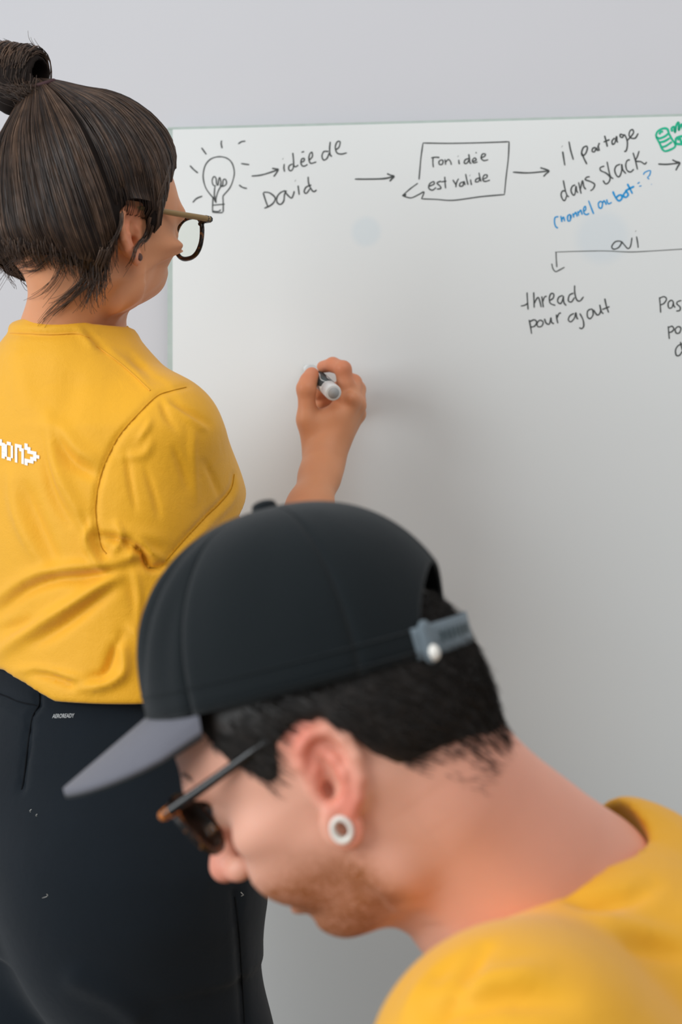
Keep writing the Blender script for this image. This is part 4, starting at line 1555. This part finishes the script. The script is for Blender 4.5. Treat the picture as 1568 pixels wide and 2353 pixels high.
for pts, dep, n, spread in LOOSE:
    base = catmull(pts, 8)
    for i in range(n):
        o0, o1 = rng.normal(0, spread * .35, 2), rng.normal(0, spread, 2)
        t = np.linspace(0, 1, len(base))[:, None]
        cut = rng.uniform(.6, 1.0)
        c = base + o0 * (1 - t) + o1 * t * t + np.array([2.2, 1.2]) * np.sin(t * 6 + i) * t
        c = c[:max(4, int(len(c) * cut))]
        c = catmull(c[::3], 3) if len(c) > 6 else c
        dd = np.array([front_depth(q[0], q[1], dep + .03) for q in c])
        for _ in range(3): dd[1:-1] = np.minimum(dd[1:-1], .25 * dd[:-2] + .5 * dd[1:-1] + .25 * dd[2:])
        dd = dd - .0035 * rng.random() - .003 * np.linspace(0, 1, len(c)) * rng.random()
        lp.append(resample(np.array([P(c[k, 0], c[k, 1], dd[k]) for k in range(len(c))]), 14))
        lt.append(np.clip(rng.normal(.35, .2), 0, 1))
for i in range(600):
    xa = rng.uniform(-.115, -.022)
    sy = rng.choice([-1, -1, -1, 1])
    z0_ = np.interp(xa, HX, HZ)
    yy = sy * rng.uniform(.2, 1.0) * .074 * math.sqrt(max(.03, 1 - (xa / .12) ** 2))
    dirv = norm(np.array([xa + .01, yy, z0_ + .012 - .03]))
    h_ = on_hair(np.array([norm(np.array([xa, yy, z0_ + rng.uniform(.004, .018)]) - np.array(Cc0))]), .0006)[0]
    L_ = rng.uniform(.006, .020) * (1.9 if xa > -.045 else 1)
    inw = norm(np.array([.02, 0, 0]) - np.array([xa, yy, 0])) 
    pth = np.array([h_ + np.array([0, 0, -1]) * L_ * t + inw * (.010 * t * t) + np.array([-.35, 0, 0]) * L_ * t * t * rng.uniform(-.3, .6) for t in np.linspace(0, 1, 6)])
    lp.append(resample(HW.w(pth), 14)); lt.append(np.clip(rng.normal(.25, .15), 0, 1))
for i in range(700):
    s0_ = rng.uniform(0, .9)
    a_0 = bun_c0 + bax * (blen * s0_ * .8) + np.array([0, -.012, -.012]) + rng.normal(0, .004, 3)
    b_0 = K + np.array([-.006, -.006, -.008]) + rng.normal(0, .005, 3)
    mid_ = (a_0 + b_0) / 2 + np.array([-.002, -.012, -.006])
    lp.append(resample(catmull(np.array([a_0, mid_, b_0]), 6), 14)); lt.append(np.clip(rng.normal(.2, .15), 0, 1))
VV, QQ, _ = tubes(np.array(lp), .00038, .00016, 3)
tag(mesh_obj('loose_strands', VV, QQ, M['hair_w'], hair_w, attrs={'tone': np.repeat(lt, 14 * 3)}), kind='stuff')
# ear plug, brow
g, Re, ke = EAR_W
c0 = HW.w(np.array([g(.0015, -.0215, .0065)]))[0]
nw = RW @ Re[:, 2]
V, F = lathe([(.0036, -.004), (.0040, .0002), (.0036, .0012), (.0014, .0015)], c0, nw, 18)
mesh_obj('ear_plug', V, F, M['brown_plug'], woman)
eyeglasses(HW, 'round tortoiseshell glasses with olive temples on the person writing', -1, .1065, .017, .034, .0255, .0225, .006, .10, .0725, (.004, .030),
           M['tortoise'], M['olive'], M['black'], .0024, .011)

# ------------------------------------------------------------------ woman's T-shirt
def body_xyz(z, f_=0., r_=0.):
    return spine(z) + BF * f_ + BR * r_


# field in body space: x fwd, y left, z up about the vertical axis through O2
O2 = np.array([spine(1.22)[0], spine(1.22)[1], 0.0])
BM = np.stack([BF, BL, np.array([0, 0, 1.0])], 1)
toL = lambda v: (np.asarray(v) - O2) @ BM
toW = lambda v: np.asarray(v) @ BM.T + O2
rows = []
for z, fr, bk, w_ in ((1.437, .050, .064, .060), (1.420, .055, .072, .070), (1.40, .064, .085, .092), (1.37, .076, .098, .122), (1.33, .088, .106, .160),
                      (1.28, .098, .110, .166), (1.22, .110, .110, .165), (1.16, .112, .106, .160), (1.11, .112, .106, .158), (1.06, .114, .108, .160)):
    c = toL(spine(z))
    rows.append((z, c[0], c[1], fr, bk, w_))
fs = Field((-.26, -.34, 1.02), (.24, .27, 1.47), .0032)
fs.loft(rows, 0, 'u', 2.15)
shL = toL(P(384, 1000, 1.372)); cuf = toL(P(462, 1190, 1.445))
sdir = norm(cuf - shL)
for sg in (1,):
    fs.cap(toL(spine(1.372)) + np.array([-.01, -.045, 0]), shL + np.array([0, .012, .004]), .040, .046, .04)
    fs.cap(shL, cuf - sdir * .02, .0490, .0485, .03)
    fs.cap(shL + np.array([-.01, .02, -.07]), cuf - sdir * .03 + np.array([-.01, .012, 0]), .05, .0520, .04)
    fs.cap(cuf - sdir * .045 + np.array([-.003, .004, 0]), cuf + sdir * .03 + np.array([-.003, .004, 0]), .0520, .0520, .003)
# mirrored left shoulder
mir = np.array([1, -1, 1.0])
cy0 = toL(spine(1.37))[1]
shR = shL.copy(); shR[1] = 2 * cy0 - shL[1]
cuR = shR + np.array([.02, .06, -.20])
fs.cap(toL(spine(1.385)) + np.array([-.01, .055, 0]), shR, .045, .06, .04)
fs.cap(shR, cuR, .062, .060, .025)
# open cuff, cut square to the sleeve
cutn = toL(norm([.64, .42, -.64]) + O2)
cc = cuf + cutn * .010
fs.func(lambda X, Y, Z: np.maximum(-((X - cc[0]) * cutn[0] + (Y - cc[1]) * cutn[1] + (Z - cc[2]) * cutn[2]) + 0 * X, np.sqrt((X - cc[0]) ** 2 + (Y - cc[1]) ** 2 + (Z - cc[2]) ** 2) - .10),
        cc - .10, cc + .10, .002, 's')
fs.cap(cuf - sdir * .004, cuf + sdir * .08, .0465, .0475, .003, 's')
# neck opening: neck column removed above the collar
nk0, nk1 = toL(spine(1.42)) + np.array([.012, 0, 0]), toL(HW.w(np.array([-.012, 0, -.02])))
nax = norm(nk1 - nk0)
fs.cap(nk0 + nax * .012, nk0 + nax * .16, .0490, .056, .004, 's')
# hem: lower on the right hip, cut by a tilted surface
hm = [toL(q) for q in (P(0, 1541, 1.36), P(80, 1572, 1.345), P(180, 1606, 1.34), P(330, 1614, 1.36))]


def hem_fn(X, Y, Z):
    t = Y * -1.0
    zz = np.interp(t, [-.3, hm[0][1] * -1, hm[1][1] * -1, hm[2][1] * -1, .3], [hm[0][2] + .002, hm[0][2], hm[1][2], hm[2][2], hm[2][2] - .004])
    return zz - Z + 0 * X


fs.func(hem_fn, (-.4, -.4, .9), (.4, .4, 1.12), .004, 'i')
V, Q = fs.mesh(2)
V = toW(V)
Nn = vnormals(V, Q)
px = proj(V)
disp = np.zeros(len(V))
FOLDS = [
    # seam of the sleeve, then draping of the back
    ([(431, 888), (395, 898), (360, 910), (316, 953), (277, 997), (253, 1040), (233, 1088), (221, 1147), (221, 1194), (233, 1254), (245, 1275)], 7, -.0030),
    ([(130, 1010), (165, 1060), (205, 1085), (222, 1095)], 16, -.0055), ([(135, 975), (175, 1030), (225, 1060)], 18, .0045),
    ([(110, 960), (120, 1050), (150, 1120), (190, 1190), (215, 1240)], 17, .0055), ([(55, 1120), (75, 1180), (100, 1240), (130, 1300)], 18, -.006),
    ([(25, 1090), (40, 1180), (70, 1250), (90, 1290)], 16, .0045), ([(100, 1000), (110, 1080), (125, 1140), (160, 1200)], 13, -.004),
    ([(215, 1200), (200, 1250), (240, 1310)], 10, .006), ([(190, 1180), (215, 1230), (235, 1280)], 8, -.0045),
    # waist folds under the arm
    ([(0, 1405), (60, 1355), (130, 1330), (200, 1325), (270, 1310), (330, 1290)], 15, -.0085), ([(0, 1375), (80, 1325), (170, 1305), (250, 1300), (320, 1275)], 17, .0065),
    ([(0, 1500), (70, 1450), (150, 1400), (210, 1360), (260, 1325), (300, 1305)], 16, .0080), ([(85, 1475), (140, 1440), (200, 1395), (260, 1350)], 15, -.0060),
    ([(0, 1450), (40, 1440), (80, 1425)], 14, -.004), ([(290, 1330), (325, 1400), (335, 1500)], 18, -.004), ([(310, 1320), (320, 1380), (318, 1450)], 10, .004),
    ([(270, 1475), (285, 1510), (280, 1550), (235, 1575), (180, 1580)], 13, .0065), ([(280, 1460), (262, 1500), (240, 1550), (190, 1565)], 11, -.0060),
    ([(75, 1545), (120, 1555), (170, 1575)], 9, -.006), ([(40, 1540), (90, 1540), (150, 1552), (230, 1570)], 10, .004), ([(300, 1440), (320, 1470), (330, 1490)], 10, .005),
    # sleeve wrinkles
    ([(395, 925), (440, 950), (480, 975)], 8, -.0030), ([(370, 920), (385, 960), (405, 985)], 7, -.0028), ([(380, 925), (430, 960), (470, 985)], 8, .0025),
    ([(290, 1040), (300, 1110), (312, 1170)], 7, -.0026), ([(335, 1080), (355, 1140), (365, 1185)], 7, -.0024), ([(400, 1030), (420, 1080), (430, 1120)], 7, -.0024),
    ([(470, 1060), (490, 1100), (505, 1140)], 7, -.0022), ([(445, 990), (445, 1050), (450, 1150)], 8, .0020), ([(320, 1010), (340, 980), (345, 965)], 7, .003), ([(280, 1050), (330, 1045), (350, 1010)], 9, .0025),
    ([(240, 1215), (300, 1225), (380, 1240)], 16, .003), ([(225, 1230), (270, 1240), (325, 1262)], 8, -.006), ([(260, 1270), (280, 1235), (268, 1200)], 8, .004), ([(300, 1280), (310, 1250)], 8, .004),
    ([(538, 1090), (531, 1124), (505, 1157), (474, 1187), (415, 1250), (382, 1288)], 6, -.0028), ([(548, 1105), (540, 1140), (515, 1170), (485, 1200), (428, 1262), (392, 1298)], 9, .0022),
    ([(300, 1262), (326, 1266), (334, 1285), (350, 1306), (385, 1300)], 7, -.010), ([(318, 1240), (345, 1268), (372, 1282)], 9, .005),
    # shoulder
    ([(180, 760), (200, 780), (215, 800)], 10, .003), ([(195, 760), (225, 790), (250, 812)], 8, -.003), ([(240, 800), (300, 845), (345, 895)], 10, .0022), ([(300, 820), (330, 850)], 10, -.002),
    ([(0, 765), (90, 770), (170, 768), (205, 775)], 7, -.002), ([(0, 748), (100, 755), (180, 756), (220, 765)], 9, .0020),
    ([(40, 800), (50, 880), (60, 960)], 30, .004), ([(170, 850), (160, 920), (130, 980)], 30, -.003),
]
for poly, wd, amp in FOLDS:
    lo, hi = np.min(poly, 0) - 4 * wd, np.max(poly, 0) + 4 * wd
    m = (px[:, 0] > lo[0]) & (px[:, 0] < hi[0]) & (px[:, 1] > lo[1]) & (px[:, 1] < hi[1])
    if not m.any(): continue
    pp = catmull(poly, 5)
    d, t, sd = pt_seg_dist(px[m], pp)
    disp[m] += amp * np.exp(-(d / wd) ** 2) * np.sin(np.pi * np.clip(t * .92 + .04, 0, 1)) ** .5
disp *= smoothstep(.0, .3, -Nn[:, 1])
V = V + Nn * disp[:, None]
shirt_w = mesh_obj('shirt', V, Q, M['shirt'], woman)
sb = bvh_of(V, Q)


def seam(name, pts, r, mat, off=.0, parent=shirt_w, bvh=None):
    l = surface_line(bvh or sb, pts, 8, off)
    if len(l) < 4: return
    V_, Q_, _ = tubes([resample(l, max(12, len(l)))], r, r, 6)
    mesh_obj(name, V_, Q_, mat, parent)


M['shirt_seam'] = fabric('mustard_seam_shade', srgb(190, 132, 18), 1400, 0.95, 0.95, 0.0, 0.0)  # darker mustard: shadow of the cloth overlap put into the seam colour
seam('armhole_seam', [(428, 890), (395, 898), (360, 911), (316, 953), (277, 997), (253, 1040), (233, 1088), (221, 1147), (221, 1194), (233, 1254), (245, 1272)], .0005, M['shirt_seam'], .0002)
seam('shoulder_seam', [(222, 796), (270, 830), (310, 864), (345, 898)], .0006, M['shirt'], .0004)
seam('cuff_seam', [(538, 1090), (531, 1124), (505, 1157), (474, 1187), (415, 1250), (382, 1288)], .0006, M['shirt_seam'], .0002)
seam('collar_seam', [(2, 764), (60, 766), (120, 768), (175, 766), (205, 776)], .0006, M['shirt'], .0004)

# ---- white pixel lettering on the back
PIX = {
    'h': ["X...", "X...", "XXX.", "X.XX", "X..X", "X..X", "X..X", "X..X"],
    'o': ["....", "....", ".XX.", "X..X", "X..X", "X..X", "X..X", ".XX."],
    'n': ["....", "....", "XXX.", "X.XX", "X..X", "X..X", "X..X", "X..X"],
    '>': [".....", "X....", "XX...", ".XXX.", "...XX", "..XX.", "XXX..", "X...."],
}
WORD = [('h', -14.5, 992, 27), ('o', 13, 1000, 18), ('n', 36, 1006, 20), ('>', 58, 1012, 33)]
for ch, x0, y0, wpx in WORD:
    vv, ff = [], []
    rows_ = PIX[ch]
    nc = len(rows_[0])
    sub = 2
    cw_, chh = wpx / nc, 56.0 / 8
    for rI, row in enumerate(rows_):
        for cI, v in enumerate(row):
            if v != 'X': continue
            b0 = len(vv)
            ok = True
            for dx, dy in ((0, 0), (1, 0), (1, 1), (0, 1)):
                ex = .06
                X_ = x0 + (cI + dx + (ex if dx else -ex)) * cw_
                Y_ = y0 + (rI + dy + (ex if dy else -ex)) * chh + .22 * (X_ - x0)
                h, nn = ray_px(sb, X_, Y_)
                if h is None: ok = False; break
                vv.append(np.array(h) + np.array(nn) * .0008)
            if ok: ff.append([b0, b0 + 1, b0 + 2, b0 + 3])
            else: del vv[b0:]
    if ff:
        mesh_obj('printed_letter', np.array(vv), ff, M['white_print'], shirt_w, smooth=False)

# ------------------------------------------------------------------ woman's trousers
rows = []
for z, fr, bk, w_ in ((1.13, .092, .088, .130), (1.07, .100, .098, .145), (1.02, .108, .112, .162), (.97, .112, .124, .176), (.92, .112, .128, .184), (.87, .100, .110, .170), (.83, .07, .08, .13)):
    c = toL(spine(z))
    rows.append((z, c[0], c[1], fr, bk, w_))
ft = Field((-.24, -.30, .03), (.32, .30, 1.16), .0052)
ft.loft(rows, 0, 'u', 2.1)
ft.ell(toL(spine(.87)) + np.array([-.045, -.07, .0]), (.085, .10, .11), .05)
hipc = toL(spine(.86))
for sg in (-1, 1):
    top = hipc + np.array([0, sg * .088, .02])
    kn = np.array([hipc[0] + (.060 if sg < 0 else -.02), hipc[1] + sg * .100, .50])
    an = np.array([hipc[0] + (.03 if sg < 0 else -.04), hipc[1] + sg * .105, .07])
    mid = top * .55 + kn * .45
    ft.chain([top, mid], [.098, .092], .07)
    ft.chain([mid, kn, an], [.092, .068, .055], .03)
V, Q = ft.mesh(2)
V = toW(V)
Nn = vnormals(V, Q)
px = proj(V)
disp = np.zeros(len(V))
for poly, wd, amp in (([(88, 1585), (88, 1618), (72, 1650), (62, 1720), (55, 1780), (50, 1812)], 7, -.004), ([(0, 1595), (40, 1612), (85, 1622)], 8, -.003),
                      ([(540, 2050), (552, 2200), (560, 2353)], 10, -.003), ([(180, 2250), (260, 2290), (310, 2330)], 30, .005), ([(0, 1620), (40, 1640), (70, 1650)], 14, .002)):
    d, t, sd = pt_seg_dist(px, catmull(poly, 5))
    disp += amp * np.exp(-(d / wd) ** 2)
disp *= smoothstep(.0, .3, -Nn[:, 1])
V = V + Nn * disp[:, None]
trous = mesh_obj('trousers', V, Q, M['trousers'], woman)
tb = bvh_of(V, Q)
M['seam_dark'] = fabric('dark_navy_seam', srgb(9, 13, 18), 1800, .95, .9, 0, 0)
seam('pocket_seam', [(90, 1586), (90, 1618), (74, 1650), (63, 1720), (56, 1780), (50, 1814)], .0009, M['seam_dark'], .0001, trous, tb)
seam('waistband_seam', [(0, 1594), (40, 1611), (88, 1622)], .0008, M['seam_dark'], .0001, trous, tb)
seam('side_seam', [(540, 2060), (550, 2150), (556, 2250), (562, 2350)], .0007, M['seam_dark'], .0001, trous, tb)
cu = bpy.data.curves.new('logo_text', 'FONT')
cu.body = 'AEROREADY'
cu.size = 1.0
cu.shear = 0.3
tmp = bpy.data.objects.new('logo_text', cu)
COL.objects.link(tmp)
bpy.context.view_layer.update()
me = tmp.to_mesh()
tv = np.array([v.co[:2] for v in me.vertices]); tf = [list(p.vertices) for p in me.polygons]
tmp.to_mesh_clear()
bpy.data.objects.remove(tmp)
tv = (tv - tv.min(0)) / (tv.max(0) - tv.min(0))
lv = []
for u_, v_ in tv:
    X_, Y_ = 121 + 51 * u_, 1650.5 - 9.5 * v_ - 1.5 * u_
    h, nn = ray_px(tb, X_, Y_)
    lv.append(np.array(h) + np.array(nn) * .0007 if h is not None else P(X_, Y_, 1.34))
mesh_obj('printed_logo', np.array(lv), tf, M['grey_plastic'], trous, smooth=False)
# lint specks
for (x_, y_) in ((73, 1860), (86, 1871), (108, 2054), (553, 2050)):
    h, nn = ray_px(tb, x_, y_)
    if h is None: continue
    a0 = np.array(h) + np.array(nn) * .0005
    l = np.array([a0 + np.array([.0015 * k * math.sin(x_ + k), 0, -.0012 * k]) for k in range(4)])
    V_, Q_, _ = tubes([l], .00022, .00012, 4)
    mesh_obj('lint_thread', V_, Q_, M['white_print'], trous)
for sg in (-1, 1):
    an = np.array([hipc[0] + (.03 if sg < 0 else -.04), hipc[1] + sg * .105, 0])
    fsr = Field(an + [-.10, -.08, -.005], an + [.24, .08, .13], .005)
    fsr.cap(an + [-.02, 0, .04], an + np.array([.16, 0, .030]), .045, .034, .02)
    fsr.cap(an + [0.0, 0, .04], an + [0, 0, .09], .045, .042, .02)
    fsr.func(lambda X, Y, Z: .002 - Z + 0 * X + 0 * Y, an - .3, an + .3, 0, 'i')
    V_, Q_ = fsr.mesh(1)
    mesh_obj('shoe', toW(V_), Q_, M['rubber'], woman)
